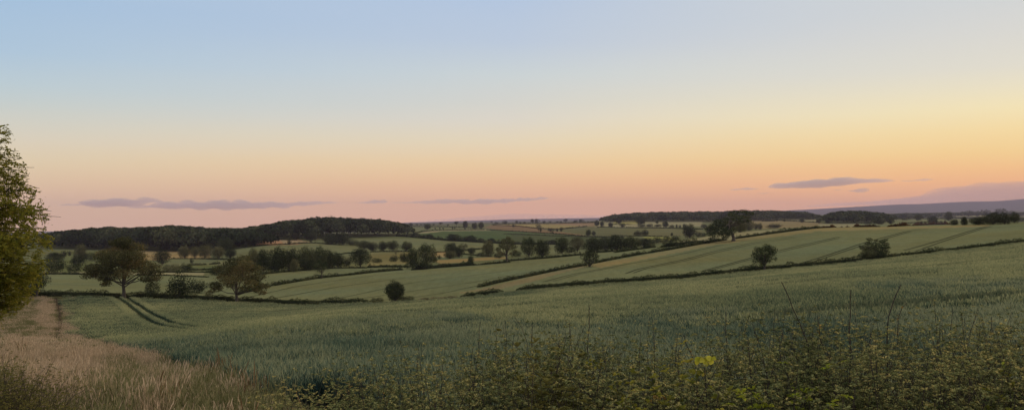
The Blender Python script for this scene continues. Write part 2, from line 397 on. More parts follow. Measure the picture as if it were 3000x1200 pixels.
# ------------------------------------------------------------------ dusk sky and the low glow of the set sun
SAZ, SEL = math.radians(50), math.radians(8)
w = bpy.data.worlds.new('World'); SC.world = w; w.use_nodes = True
nt = w.node_tree; nt.nodes.clear(); N = nt.nodes.new; L = nt.links.new
out = N('ShaderNodeOutputWorld'); bg = N('ShaderNodeBackground'); L(bg.outputs[0], out.inputs[0])
tc = N('ShaderNodeTexCoord'); sp = N('ShaderNodeSeparateXYZ'); L(tc.outputs['Generated'], sp.inputs[0])
def M(op, a, b=None, c=None):
    m = N('ShaderNodeMath'); m.operation = op
    for k, x in enumerate((a, b, c)):
        if x is None: continue
        if isinstance(x, (int, float)): m.inputs[k].default_value = x
        else: L(x, m.inputs[k])
    return m.outputs[0]
hx = M('SQRT', M('ADD', M('MULTIPLY', sp.outputs[0], sp.outputs[0]), M('MULTIPLY', sp.outputs[1], sp.outputs[1])))
hx = M('MAXIMUM', hx, .001)
el = M('DIVIDE', sp.outputs[2], hx)                      # tangent of the elevation
caz = M('DIVIDE', M('ADD', M('MULTIPLY', sp.outputs[0], math.sin(SAZ)), M('MULTIPLY', sp.outputs[1], math.cos(SAZ))), hx)
# slight waviness so that the bands of colour are not ruled lines
nz = N('ShaderNodeTexNoise'); nz.inputs['Scale'].default_value = 3.0; nz.inputs['Detail'].default_value = 3
mp = N('ShaderNodeMapping'); mp.inputs['Scale'].default_value = (1, 1, 7); L(tc.outputs['Generated'], mp.inputs[0]); L(mp.outputs[0], nz.inputs['Vector'])
el = M('ADD', el, M('MULTIPLY', M('SUBTRACT', nz.outputs['Fac'], .75), .010))
ZA, ZB = (.62, .64, .66), (.84, .80, .76)  # zenith set brighter and more neutral than real dusk, adding light on the ground
def ramp(stops, k, zen):
    r = N('ShaderNodeValToRGB'); L(el, r.inputs[0]); e = r.color_ramp.elements; r.color_ramp.interpolation = 'LINEAR'
    st = [((VH-v)/F*k, tuple(a*.93+.07*b for a, b in zip(lin(*c), (.72, .72, .72, 1)))) for v, c in stops]; st.sort()
    st += [(.45, (*zen[0], 1)), (1.0, (*zen[1], 1))]
    e[0].position = max(0, st[0][0]); e[0].color = st[0][1]; e[1].position = st[-1][0]; e[1].color = st[-1][1]
    for p, c in st[1:-1]:
        x = e.new(max(0, min(1, p))); x.color = c
    return r.outputs[0]
SKY_L = [(0,(161,193,223)),(160,(172,200,222)),(256,(188,208,216)),(307,(200,211,208)),(359,(214,214,200)),(416,(226,216,192)),(480,(235,214,174)),(540,(239,205,163)),(575,(241,200,160)),(600,(244,201,157)),(625,(244,199,154)),(650,(243,196,154))]
SKY_M = [(0,(178,199,226)),(128,(188,204,223)),(224,(205,215,217)),(307,(217,217,208)),(359,(227,220,204)),(416,(238,221,187)),(480,(248,213,160)),(532,(251,202,149)),(577,(252,192,144)),(605,(251,187,142)),(630,(250,184,142)),(650,(248,182,143))]
SKY_R = [(0,(213,216,215)),(96,(221,220,213)),(192,(231,226,209)),(256,(243,232,199)),(320,(254,236,184)),(384,(258,228,161)),(449,(260,218,141)),(500,(263,203,128)),(535,(263,192,124)),(577,(254,180,126)),(615,(245,174,131)),(650,(238,170,133))]
cl = ramp(SKY_L, .87, (ZA, ZB)); cm = ramp(SKY_M, 1.0, (ZA, ZB)); cr = ramp(SKY_R, .87, (ZA, ZB))
def mix(f, a, b):
    m = N('ShaderNodeMix'); m.data_type = 'RGBA'; L(f, m.inputs[0]); L(a, m.inputs[6]); L(b, m.inputs[7]); return m.outputs[2]
def mrange(x, a, b):
    m = N('ShaderNodeMapRange'); m.interpolation_type = 'LINEAR'; m.inputs['From Min'].default_value = a; m.inputs['From Max'].default_value = b; L(x, m.inputs[0]); return m.outputs[0]
sky = mix(mrange(caz, .643, .94), mix(mrange(caz, .17, .643), cl, cm), cr)
L(sky, bg.inputs[0]); bg.inputs[1].default_value = 1.0
w.cycles.sampling_method = 'AUTOMATIC'
sun = bpy.data.lights.new('sun', 'SUN'); so = bpy.data.objects.new('sun', sun); COL.objects.link(so)
sun.energy = 2.2; sun.angle = math.radians(40); sun.color = (1, .70, .42)
so.rotation_euler = (math.radians(90)-SEL, 0, math.pi-SAZ)   # shines from the right-hand end of the view

# ------------------------------------------------------------------ air
hz, nt, out = new_mat('haze_air'); pv = nt.nodes.new('ShaderNodeVolumePrincipled')
pv.inputs['Color'].default_value = (.60, .53, .74, 1); pv.inputs['Density'].default_value = 4.8e-5; pv.inputs['Anisotropy'].default_value = 0.0
nt.links.new(pv.outputs[0], out.inputs['Volume'])
x0, x1, y0, y1, z0, z1 = -21500, 21500, -3100, 14200, float(ZG[:, DG < 14000].min())-3, 312
x0b = x0
bv = [(x0,y0,z0),(x1,y0,z0),(x1,y1,z0),(x0,y1,z0),(x0,y0,z1),(x1,y0,z1),(x1,y1,z1),(x0,y1,z1)]
ho = mesh_obj('haze', bv, np.array([(0,3,2,1),(4,5,6,7),(0,1,5,4),(1,2,6,5),(2,3,7,6),(3,0,4,7)]), hz)
tag(ho, 'thin violet evening haze over the far fields', kind='stuff')
HAZE_TOP = z1

# ------------------------------------------------------------------ clouds: long lens-shaped banks of vapour far beyond the hills
mcl, nt, out = new_mat('cloud_vapour'); pv = nt.nodes.new('ShaderNodeVolumePrincipled')
pv.inputs['Color'].default_value = (.68, .63, .67, 1); pv.inputs['Density'].default_value = .0017; pv.inputs['Anisotropy'].default_value = .2
nt.links.new(pv.outputs[0], out.inputs['Volume'])
def cloud(top, bot, label, dist=33000, depth=1600, mat=None, seed=0, rough=1.0):
    rg = np.random.default_rng(100+seed)
    u0, u1 = top[0][0], top[-1][0]; n = max(24, int((u1-u0)/4)); us = np.linspace(u0, u1, n)
    vt = np.interp(us, *zip(*top)); vb = np.interp(us, *zip(*bot)); md = (vt+vb)/2; hh = np.abs(vb-vt)/2
    nzv = lambda s: np.interp(us, np.arange(u0-50, u1+50, s), rg.normal(size=len(np.arange(u0-50, u1+50, s))))
    ht = hh*(1+rough*(.38*nzv(26)+.26*nzv(9)+.14*nzv(4))).clip(.12); hb = hh*(1+rough*(.30*nzv(30)+.18*nzv(10))).clip(.15)
    ends = np.clip(np.minimum(np.arange(n), n-1-np.arange(n))/(n*.03+1), 0.05, 1)
    ht *= ends; hb *= ends
    ang = np.linspace(0, 2*np.pi, 18, endpoint=False); vs = []
    for k in range(n):
        c, s = np.cos(ang), np.sin(ang)
        dd = dist + depth*np.clip(hh[k]/8, .2, 1.2)*c*.5
        v = md[k] - np.where(s > 0, ht[k], hb[k])*s
        vs.append(np.stack([(us[k]-UC)/F*dist*np.ones_like(c), dd, -(v-VH)/F*dist], 1))
    vs = np.concatenate(vs); i = np.arange(n-1)[:, None]*18; j = np.arange(18)[None]; k2 = (j+1) % 18
    f4 = np.stack([i+j, i+k2, i+18+k2, i+18+j], -1).reshape(-1, 4)
    caps = [np.arange(17, -1, -1)[None], (np.arange(18)+(n-1)*18)[None]]
    o = mesh_obj('cloud', vs, [f4]+caps, mat or mcl)
    tag(o, label, 'cloud')
cloud([(168,600),(200,597),(250,596),(330,597),(380,594)], [(168,602),(200,601.5),(250,601),(330,602),(380,600)], 'thin wisp of grey cloud at the end of the low bank over the russet oak', seed=1)
cloud([(236,589),(290,584),(340,585),(400,583),(460,583),(480,588)], [(236,592),(260,603),(290,609),(340,609),(400,600),(470,592),(480,590)], 'small flat grey cloud on top of the low bank at the left', seed=2, dist=33600)
cloud([(370,606),(440,600),(480,590),(560,588),(640,587),(675,589),(720,594),(800,592),(900,591),(960,590),(1000,592)],
      [(370,610),(440,612),(520,613),(620,613),(700,612),(780,609),(830,608),(900,602),(960,597),(1000,594)], 'longest low grey cloud, above the wood at the left', seed=3)
cloud([(1038,594),(1070,591),(1100,586),(1130,586),(1136,592)], [(1038,596),(1070,597),(1110,598),(1130,595),(1136,593)], 'short wisp of cloud between the two long low banks', seed=4)
cloud([(1145,593),(1200,591),(1240,588),(1300,585),(1400,583),(1480,581),(1560,577),(1590,575),(1618,580)],
      [(1145,595),(1200,595),(1240,595),(1330,596),(1430,595),(1480,593),(1560,588),(1590,585),(1618,582)], 'slim rising streak of grey cloud over the middle of the valley', seed=5)
cloud([(2138,554),(2170,551),(2185,549.5),(2225,552)], [(2138,557),(2170,558),(2190,557),(2225,554)], 'little dash of mauve cloud above the leaning tree', seed=6)
cloud([(2250,547),(2262,540),(2300,534),(2360,530),(2420,524),(2500,522),(2560,522),(2625,528)],
      [(2254,551),(2280,551),(2340,551),(2400,550),(2440,546),(2500,539),(2560,536),(2625,531)], 'broad mauve cloud bank above the hedge crest', seed=7, rough=.5)
cloud([(2638,530),(2670,527),(2700,524.5),(2740,524)], [(2638,532),(2670,532),(2700,530),(2740,526)], 'narrow mauve streak to the right of the broad bank', seed=8)
cloud([(2484,558),(2510,552),(2530,551),(2540,556)], [(2484,561),(2510,563),(2530,563),(2540,559)], 'tiny smudge of cloud under the broad mauve bank', seed=9)
mc2, nt, out = new_mat('cloud_bank_vapour'); pv = nt.nodes.new('ShaderNodeVolumePrincipled')
pv.inputs['Color'].default_value = (.66, .57, .64, 1); pv.inputs['Density'].default_value = .0004; nt.links.new(pv.outputs[0], out.inputs['Volume'])
cloud([(2340,603),(2450,594),(2560,588),(2640,580),(2700,572),(2735,562),(2745,550),(2800,545),(2860,536),(2960,532),(3100,530),(3400,526),(3420,560)],
      [(2340,607),(2450,604),(2560,602),(2640,602),(2700,602),(2735,602),(2740,602),(2800,602),(2860,602),(2960,602),(3100,602),(3400,602),(3420,600)], 'wide dusky cloud bank lying along the violet hill', dist=42000, depth=2600, mat=mc2, seed=10, rough=.18)
cloud([(1150,655),(1200,648),(1280,642),(1350,636),(1420,630),(1500,624),(1600,625),(1750,629),(1900,632),(2010,636)], [(1150,660),(1300,660),(1500,660),(1750,658),(1900,656),(2010,652)], 'faint lilac distant ridge on the horizon in the middle', dist=44000, depth=1500, mat=mc2, seed=11, rough=.08)  # distant ridge, shaped from thin vapour like the clouds
cloud([(2218,565.5),(2240,564),(2266,564.5)], [(2218,567),(2240,568),(2266,566)], 'thin mauve dash low between the leaning tree and the broad bank', seed=12)
cloud([(2440,556),(2452,554.5),(2472,555)], [(2440,558),(2455,558.5),(2472,557)], 'minute dash of cloud left of the smudge under the broad bank', seed=13)
# ------------------------------------------------------------------ trees
def make_tree_data(seed, zb=.2, nl=18, lr=.24, nleaf=1800, leaf=.05, flat=1.0, trunk=.028, gap=0.0, top=1.0, lobes=None, lean=None):
    """unit tree: height 1, width 1. returns (crown verts, faces, tint), (trunk verts, faces)"""
    rg = np.random.default_rng(seed)
    cz, rz = (zb+1)/2, (1-zb)/2
    if lobes is None:
        ls = []
        for k in range(nl):
            ph = k*2.39996+rg.uniform(0, .5); t = (k+.5)/nl
            el = 1-2*t*flat
            r = math.sqrt(max(0, 1-el*el)); s = rg.uniform(.46, .82)
            wtop = 1.0 if el < 0 else top
            rr = lr*rg.uniform(.62, 1.32)
            ls.append((r*math.cos(ph)*.5*s*1.35*wtop, r*math.sin(ph)*.5*s*1.35*wtop, cz+el*rz*s*1.25, rr, rr, rr*.78*rz/.4))
        ls.append((0, 0, cz, .26, .26, .26*rz/.4))
    else:
        ls = lobes
    ls = np.array(ls); wgt = ls[:, 3]*ls[:, 5]; wgt = wgt/wgt.sum()
    P, NN, T = [], [], []
    for l, wg in zip(ls, wgt):
        n = max(8, int(nleaf*wg))
        d = rg.normal(size=(n, 3)); d /= np.linalg.norm(d, axis=1, keepdims=True)
        rad = rg.uniform(.35, 1.0, size=(n, 1))**.5*(1+.18*rg.normal(size=(n, 1)))
        p = l[:3]+d*rad*l[3:6]
        keep = rg.uniform(size=n) > gap*(d[:, 2] < -.2)
        lt = rg.uniform(.10, .90)
        P.append(p[keep]); NN.append((d+rg.normal(size=(n, 3))*.7)[keep]); T.append(np.clip(lt+rg.normal(size=n)*.2, 0, 1)[keep])
    P = np.concatenate(P); NN = np.concatenate(NN); T = np.concatenate(T)
    lo, hi = P.min(0), P.max(0)
    q = lambda a, b: np.quantile(P[:, a], b)
    ax, bx = q(0, .004), q(0, .996); ay, by = q(1, .004), q(1, .996)
    az, bz = q(2, .004), q(2, .997)
    nrmz = lambda X: np.stack([(X[:, 0]-(ax+bx)/2)/(bx-ax), (X[:, 1]-(ay+by)/2)/(by-ay), zb+(X[:, 2]-az)/(bz-az)*(1-zb)], 1)
    C0 = nrmz(ls[:, :3])
    P = nrmz(P); P[:, 2] = np.maximum(P[:, 2], .0)
    s = leaf*rg.uniform(.6, 1.35, size=len(P))
    v, f = quads(P, NN, s, s*.8, rg)
    A = Acc()
    mid = np.array([0, 0, zb+(1-zb)*.55])
    tp = [(0, 0, -.03), (.006, .0, zb*.5), (-.006, .004, zb), (0.0, 0, zb+(1-zb)*.3), mid]
    if lean is not None: tp = lean
    A.add(*tube(tp, np.linspace(trunk*1.25, trunk*.45, len(tp)) * np.concatenate([[1.35], np.ones(len(tp)-1)]), 7))
    base = np.array(tp[-3]); order = rg.permutation(len(C0))[:9]
    for k in order:
        c = C0[k]; b = base*(1-.25*rg.uniform())+np.array([0, 0, .02*rg.uniform()])
        m = (b+c)/2+rg.normal(size=3)*.03
        A.add(*tube([b, m, c], [trunk*.5, trunk*.32, trunk*.10], 5))
    return (v, f, np.repeat(T, 4)), A

VAR = {}
def variant(name, bush=False, **k):
    (v, f, t), A = make_tree_data(**k)
    cm = mesh_obj('crown', v, f, M_leaf, tint=t, link=False).data
    tm = None
    if not bush:
        tm = A.build('trunk', M_bark, link=False).data
    VAR[name] = (cm, tm)
variant('round', seed=1, zb=.05, nl=24, nleaf=5200, leaf=.046)
variant('dome', seed=2, zb=.01, nl=26, nleaf=5600, leaf=.045, flat=.92)
variant('broad', seed=3, zb=.10, nl=28, lr=.2, nleaf=5600, leaf=.042, gap=.2)
variant('tall', seed=4, zb=.04, nl=24, lr=.24, nleaf=5000, leaf=.05, top=.8)
variant('cone', seed=5, zb=.03, nl=22, lr=.22, nleaf=4000, leaf=.06, top=.55)
variant('open', seed=6, zb=.32, nl=15, lr=.19, nleaf=1700, leaf=.05, gap=.5)
variant('umbrella', seed=7, zb=.5, nl=13, lr=.22, nleaf=1100, leaf=.07, gap=.4, trunk=.035)
variant('bush', bush=True, seed=8, zb=0.0, nl=20, lr=.26, nleaf=2200, leaf=.06)
variant('bush2', bush=True, seed=9, zb=0.0, nl=26, lr=.2, nleaf=2400, leaf=.055, flat=.8)
variant('dot', seed=10, zb=0.06, trunk=.05, nl=10, lr=.3, nleaf=300, leaf=.16)
variant('dotree', seed=11, zb=.22, nl=10, lr=.28, nleaf=350, leaf=.15, trunk=.05)
MATV = {}
def with_mat(me, mat):
    key = (me.name, mat.name)
    if key not in MATV:
        c = me.copy(); c.materials.clear(); c.materials.append(mat); MATV[key] = c
    return MATV[key]
trg = random.Random(5)
def plant(kind, var, u, v, h, w, label, mat=None, group=None, dmin=180, dmax=9000, sink=.15, d=None):
    d = hit(u, v, dmin, dmax) if d is None else d
    loc = world(u, d)[0]; H = h/F*d; W = w/F*d
    cm, tm = VAR[var]; mat = mat or M_leaf
    rz = trg.uniform(0, 6.28)
    # keep the outline width: unit meshes are about as wide in every direction
    if tm is None or kind == 'bush':
        o = bpy.data.objects.new(kind, with_mat(cm, mat)); COL.objects.link(o)
        o.location = loc-np.array([0, 0, sink]); o.rotation_euler = (0, 0, rz); o.scale = (W, W, H+sink)
        root = o
    else:
        root = empty(kind, loc-np.array([0, 0, sink]), rz, (W, W, H+sink))
        for nm, me, mm in (('crown', cm, mat), ('trunk', tm, M_bark)):
            c = bpy.data.objects.new(nm, with_mat(me, mm)); COL.objects.link(c); c.parent = root
    tag(root, label, 'bush' if kind in ('bush', 'shrub') else 'tree', group)
    return root

T = M_leaf; D = M_dark; P_ = M_pale
G1 = 'trees in the valley on the left'; G2 = 'trees of the copse in the middle of the valley'; G3 = 'trees along the valley hedges'
G4 = 'trees along the far skyline'; G5 = 'trees below the ridge wood on the right'; G6 = 'trees beyond the hill crest on the right'
ROWS = [
 # ---- valley on the left
 ('bush','bush',156,797,46,68,'wide domed bush beside the big ash, above the hedge of the pale field',T,G1),
 ('bush','bush2',217,797,24,46,'low rounded bush just right of the domed bush by the pale field',D,G1),
 ('tree','broad',160,768,30,54,'dark tree standing behind the domed bush at the edge of the ridge wood',D,G1),
 ('tree','dot',187,752,18,18,'left one of two small round trees on the green slope below the ridge wood',D,G1),
 ('tree','dot',204,749,15,14,'right one of two small round trees on the green slope below the ridge wood',D,G1),
 ('tree','tall',236,765,50,38,'tall pale tree behind the dark bush, left of the russet oak',P_,G1),
 ('bush','bush',230,780,36,44,'dark bush in front of the tall pale tree, left of the russet oak',D,G1),
 ('bush','bush2',262,765,26,40,'low dark scrub bush half behind the russet oak on its left side',T,G1),
 ('tree','broad',475,776,44,52,'dark spreading tree just right of the russet oak crown',D,G1),
 ('bush','bush2',503,797,24,56,'grey green bush under the dark spreading tree right of the oak',P_,G1),
 ('tree','tall',483,735,40,32,'slim brownish tree against the ridge wood, right of the oak top',T,G1),
 ('tree','round',541,757,39,38,'left one of three grey rounded trees standing in the yellow field',P_,G1),
 ('tree','round',569,755,35,26,'middle one of three grey rounded trees standing in the yellow field',P_,G1),
 ('tree','dome',600,755,39,42,'right and widest of three grey rounded trees in the yellow field',P_,G1),
 ('tree','dot',562,771,13,11,'tiny round tree alone in the strip below the three grey trees',D,G1),
 ('bush','bush',541,795,26,42,'dark bush behind the big round bush at the near hedge',D,G1),
 ('bush','bush',634,806,28,38,'dark bush left of the branching oak, behind its outer branches',D,G1),
 ('tree','round',640,758,38,40,'pale tree at the right end of the yellow strip, above the branching oak',P_,G1),
 ('tree','round',675,756,30,36,'dark round tree right of the pale tree, above the branching oak',D,G1),
 ('tree','dome',660,735,40,50,'brown tinged tree at the end of the ridge wood above the branching oak',T,G1),
 ('tree','dome',700,722,38,54,'rounded tree at the wood end, left of the pink field',D,G1),
 ('tree','round',742,720,28,40,'last tree of the wood edge touching the pink field',T,G1),
 ('tree','dot',848,716,15,13,'small round tree on the hedge at the right end of the pink field',D,G1),
 ('tree','round',869,701,21,28,'left one of the three rounded trees in front of the long ridge wood',P_,G1),
 ('tree','round',901,704,25,24,'middle, narrow one of the three rounded trees before the long ridge wood',D,G1),
 ('tree','dome',915,704,30,26,'right and tallest of the three rounded trees before the long ridge wood',T,G1),
 ('tree','dot',909,709,9,9,'tiny bush in front of the rounded trees before the ridge wood',D,G1),
 ('tree','dome',968,716,32,48,'leftmost tree of the line leading from the ridge wood to the big green field',D,G1),
 ('tree','dome',1002,717,34,52,'broadest tree of the line leading from the ridge wood to the green field',D,G1),
 ('bush','bush',1035,719,20,44,'low bush ending the tree line on the ridge above the green field',T,G1),
 ('tree','dome',1066,728,24,44,'rounded tree where the tree line drops to the pale hedge strip',T,G1),
 ('tree','round',1092,735,26,36,'dark rounded tree at the left end of the row on the pale strip',D,G1),
 ('tree','round',1121,735,29,30,'second rounded tree of the row on the pale strip',D,G1),
 ('tree','round',1152,733,29,40,'broad rounded tree in the middle of the row on the pale strip',T,G1),
 ('tree','round',1190,735,28,38,'rounded tree at the right end of the row on the pale strip',T,G1),
 # ---- copse
 ('tree','round',742,796,70,42,'grey leaved tree at the left edge of the copse behind the branching oak',P_,G2),
 ('tree','tall',772,797,68,40,'brownish tree in the copse, second from its left edge',T,G2),
 ('tree','dome',812,795,72,58,'tall dark tree of the copse rising over its left half',D,G2),
 ('tree','dome',850,793,68,56,'dark tree in the middle of the copse, behind the pale young tree',D,G2),
 ('tree','dome',893,790,67,60,'broad dark tree topping the copse right of its middle',T,G2),
 ('tree','dome',932,788,66,58,'tall tree of the copse standing above the slim hedge tree',T,G2),
 ('tree','dome',964,786,56,50,'dark tree at the right shoulder of the copse',D,G2),
 ('tree','dome',990,783,44,36,'lowest tree at the right end of the copse',D,G2),
 ('tree','tall',862,796,38,28,'pale green young tree in front of the dark copse',P_,G2),
 ('bush','bush2',800,797,34,50,'dark undergrowth bush at the foot of the copse, left half',D,G2),
 ('bush','bush2',905,792,34,50,'dark undergrowth bush at the foot of the copse, right half',D,G2),
 ('tree','broad',1056,781,56,64,'big dark round headed tree on the pale field edge right of the copse',D,G3),
 ('bush','bush',1013,780,28,34,'low dark bush between the copse and the big round headed tree',D,G3),
 ('bush','bush2',1104,770,15,32,'low bush right of the big round headed tree',T,G3),
 ('bush','bush',1153,766,20,30,'small bush in the green paddock, left of the tall brown topped tree',T,G3),
 ('bush','bush',1183,768,30,30,'round bush in the green paddock with the pale pole, left of the brown topped tree',D,G3),
 ('tree','open',942,815,52,46,'slim light green tree growing in the hedge between two sage fields',T,G3),
 ('tree','tall',1208,788,62,38,'dark narrow tree leaning against the tall brown topped tree',T,G3),
 ('tree','broad',1248,784,72,62,'tall brown topped tree at the head of the long sage field',T,G3),
 ('bush','bush',1235,789,28,50,'dark bush at the foot of the tall brown topped tree',D,G3),
 ('bush','bush',1272,768,20,18,'small bush against the right flank of the tall brown topped tree',T,G3),
 ('tree','dome',1321,740,30,40,'dark flat topped tree at the back of the clump in the valley middle',D,G3),
 ('tree','dome',1318,757,26,40,'grey green tree at the front left of the clump in the valley middle',P_,G3),
 ('tree','round',1345,755,36,34,'dark tree at the front right of the clump in the valley middle',D,G3),
 ('tree','open',1358,738,26,26,'pale thin tree behind the clump in the valley middle',P_,G3),
 ('bush','dot',1287,758,11,13,'tiny dark bush left of the clump in the valley middle',D,G3),
 ('tree','round',1382,744,20,24,'small dark rounded tree right of the clump in the valley middle',D,G3),
 ('tree','tall',1379,776,28,20,'narrow tree standing in the scrubby hedge below the clump',T,G3),
 ('tree','tall',1430,752,48,38,'pale upright tree left of the tall spreading valley tree',P_,G3),
 ('bush','bush2',1408,752,14,24,'low bush at the foot of the pale upright tree',T,G3),
 ('bush','bush2',1460,756,16,30,'low bush between the pale upright tree and the tall spreading tree',D,G3),
 ('tree','broad',1550,754,60,50,'tall brownish tree, left half of the big double crown in the valley',T,G3),
 ('tree','dome',1588,753,52,46,'dark tree, right half of the big double crown in the valley',D,G3),
 ('bush','bush2',1512,752,18,34,'low bush left of the big double crown in the valley',D,G3),
 ('tree','tall',1647,744,50,44,'dark rounded tree between the double crown and the long tree belt',T,G3),
 ('tree','broad',1692,738,46,50,'pale brownish tree left of the dark belt on the valley side',P_,G3),
 ('bush','bush2',1672,742,20,34,'low bush under the pale brownish tree',D,G3),
 ('tree','dome',1738,738,42,62,'dark dome shaped tree at the left end of the belt under the rising field',D,G3),
 ('tree','dome',1772,734,40,48,'dark tree second from the left in the belt under the rising field',D,G3),
 ('tree','dome',1808,735,46,60,'broad dark tree in the middle of the belt under the rising field',D,G3),
 ('tree','dome',1850,730,38,56,'grey green tree of the belt right of its middle',T,G3),
 ('tree','dome',1890,722,26,56,'low dark tree in the right half of the belt',D,G3),
 ('bush','bush2',1925,714,20,46,'low dark bush in the thin right end of the belt',D,G3),
 ('bush','bush2',1958,710,18,40,'last dark bush of the belt, next to the bright little field',D,G3),
 ('bush','bush',1868,691,17,26,'left one of a joined pair of dark bushes on the green slope',D,G3),
 ('bush','bush',1890,691,20,26,'right one of a joined pair of dark bushes on the green slope',D,G3),
 ('tree','dotree',1968,693,12,9,'tiny lone tree on the green slope left of the tall dark hilltop tree',D,G3),
 ('bush','bush',1980,704,16,20,'round bush left of the tall dark hilltop tree',D,G3),
 ('tree','round',2021,698,42,42,'tall dark tree just left of the leaning tree',D,G3),
 ('bush','bush2',2052,694,14,38,'low dark bush between the dark hilltop tree and the leaning tree',D,G3),
 ('tree','dome',2085,688,30,40,'soft grey tree half hidden behind the left part of the leaning tree',P_,G3),
 ('tree','dome',2168,680,34,44,'grey green tree behind the trunk of the leaning tree',P_,G3),
 ('tree','dome',2192,676,32,36,'pale grey tree right of the leaning tree',P_,G3),
 ('tree','round',2214,673,20,16,'small pale tree left of the low dome of bushes behind the hill crest',P_,G5),
 ('tree','round',2227,673,20,16,'second small pale tree next to the low dome of bushes',P_,G5),
 ('bush','bush',2266,668,14,46,'wide low dome of dark bushes in the tan field',D,G5),
 # ---- far slope and skyline in the middle
 ('tree','dotree',1204,664,12,12,'round skyline tree at the right end of the long ridge wood',D,G4),
 ('bush','dot',1188,663,8,9,'tiny bush at the very end of the long ridge wood',D,G4),
 ('tree','round',1253,673,19,21,'pale brown tree in the left corner of the far sage field',T,G4),
 ('tree','umbrella',1292,662,12,12,'thin wind bent tree on the skyline above the dotted bushes',D,G4),
 ('tree','umbrella',1337,664,17,15,'umbrella shaped tree on the skyline above the dotted bushes',D,G4),
 ('tree','tall',1363,667,21,16,'tall dark tree on the skyline, left of the broad pair',D,G4),
 ('tree','round',1391,671,20,19,'left tree of the broad pair at the end of the far sage field',T,G4),
 ('tree','round',1410,671,22,18,'right tree of the broad pair at the end of the far sage field',T,G4),
 ('bush','dot',1312,661,5,7,'tiny bush on the skyline between the bent tree and the umbrella tree',D,G4),
 ('tree','dot',1479,657,11,15,'round dark tree on the skyline above the brown field',D,G4),
 ('bush','dot',1455,657,8,12,'small hazy skyline tree left of the round dark one',T,G4),
 ('tree','dot',1505,665,8,11,'small round tree in the pale yellow far field',D,G4),
 ('tree','dotree',1514,655,9,10,'first skyline tree right of the round dark one',D,G4),
 ('bush','dot',1525,655,6,8,'low bush in the skyline row above the pale yellow field',D,G4),
 ('bush','dot',1536,655,6,9,'rounded bush in the skyline row above the pale yellow field',D,G4),
 ('tree','dotree',1560,655,14,13,'dark skyline tree, left part of the high clump above the yellow field',D,G4),
 ('tree','dot',1573,655,15,15,'dark skyline tree, right part of the high clump above the yellow field',D,G4),
 ('tree','dot',1593,654,8,11,'small skyline tree just right of the high clump',D,G4),
 ('tree','open',1577,681,26,18,'tall pale tree standing alone in the middle of the far slope',P_,G4),
 ('tree','dotree',1584,681,14,8,'short companion tree beside the tall pale tree on the far slope',T,G4),
 ('bush','bush2',1615,678,10,22,'low wide bush left of two small trees on the far field corner',D,G4),
 ('tree','dot',1632,678,10,9,'small round tree in the middle of the far field corner group',D,G4),
 ('tree','dot',1644,678,13,11,'taller tree at the right of the far field corner group',D,G4),
 ('bush','dot',1618,684,6,10,'little bush below the far field corner group',T,G4),
 ('tree','tall',1724,691,19,17,'larger tree of the close pair above the dark belt',T,G4),
 ('tree','round',1739,690,14,13,'smaller tree of the close pair above the dark belt',T,G4),
 ('tree','dotree',1657,651,11,13,'skyline tree at the left start of the long distant hedge',D,G4),
 ('bush','dot',1685,651,7,16,'low skyline bush in the long distant hedge left of the ridge wood',D,G4),
 ('bush','dot',1703,651,9,16,'skyline bush next to the left end of the ridge wood on the right',D,G4),
 ('tree','round',1749,663,19,16,'left tree of two at the foot of the ridge wood corner',D,G5),
 ('tree','round',1764,664,17,13,'right tree of two at the foot of the ridge wood corner',D,G5),
 ('tree','dome',1789,665,14,16,'rounded tree alone on the pale strip below the ridge wood',D,G5),
 ('tree','round',1812,656,21,20,'tall tree rising into the ridge wood from the pale strip',D,G5),
 ('tree','dot',1823,665,12,18,'low tree in front of the tall one on the pale strip',D,G5),
 ('tree','dome',1877,658,26,32,'large dark tree against the ridge wood over the bush row',D,G5),
 ('bush','bush2',1879,666,11,24,'leftmost bush of the dark row below the ridge wood',D,G5),
 ('bush','bush2',1903,665,10,22,'second bush of the dark row below the ridge wood',D,G5),
 ('bush','bush2',1928,665,9,24,'third and longest bush of the dark row below the ridge wood',D,G5),
 ('tree','round',1925,655,10,10,'small hazy tree above the third bush of the dark row',T,G5),
 ('tree','dome',1950,665,18,20,'dark tree at the right end of the bush row below the ridge wood',D,G5),
 ('bush','bush2',1968,667,9,18,'low bush joined to the dark tree at the row end',D,G5),
 ('tree','dot',1983,667,10,9,'first of three small round trees on the white strip',D,G5),
 ('tree','dot',1992,667,9,8,'second of three small round trees on the white strip',D,G5),
 ('tree','dot',2006,667,12,14,'third and widest of three small round trees on the white strip',T,G5),
 ('bush','bush2',2062,668,12,20,'bush at the left side of the leaning tree top',D,G5),
 ('tree','dot',2275,648,9,9,'first little tree on the pale field under the ridge wood',D,G5),
 ('tree','dot',2298,649,7,8,'second little tree on the pale field under the ridge wood',D,G5),
 ('tree','dot',2350,652,14,15,'rounded tree on the field hedge below the right end of the ridge wood',T,G5),
 ('tree','dot',2400,654,16,20,'dark tree where the ridge wood drops behind the hedge crest',T,G5),
 ('bush','dot',2425,655,14,24,'dark bush beside the tree under the second wood',D,G5),
 # ---- beyond the crest on the right
 ('tree','dome',2575,657,18,38,'broad hazy tree in front of the second wood at its right end',T,G6),
 ('tree','round',2610,657,22,22,'round hazy tree right of the second wood',T,G6),
 ('bush','bush2',2542,657,9,24,'low hazy bush in front of the second wood',T,G6),
 ('bush','dot',2652,645,7,22,'small hedge clump in the pale field beyond the crest',T,G6),
 ('tree','dome',2690,646,20,20,'rounded hazy tree in the pale field beyond the crest',T,G6),
 ('tree','dome',2732,655,22,30,'dark broad tree above the russet hedge',D,G6),
 ('tree','tall',2779,647,28,22,'upright hazy tree beyond the two dark crest trees',T,G6),
 ('tree','dome',2796,659,17,24,'rounded dark tree just behind the brow, left of the pointed one',D,G6),
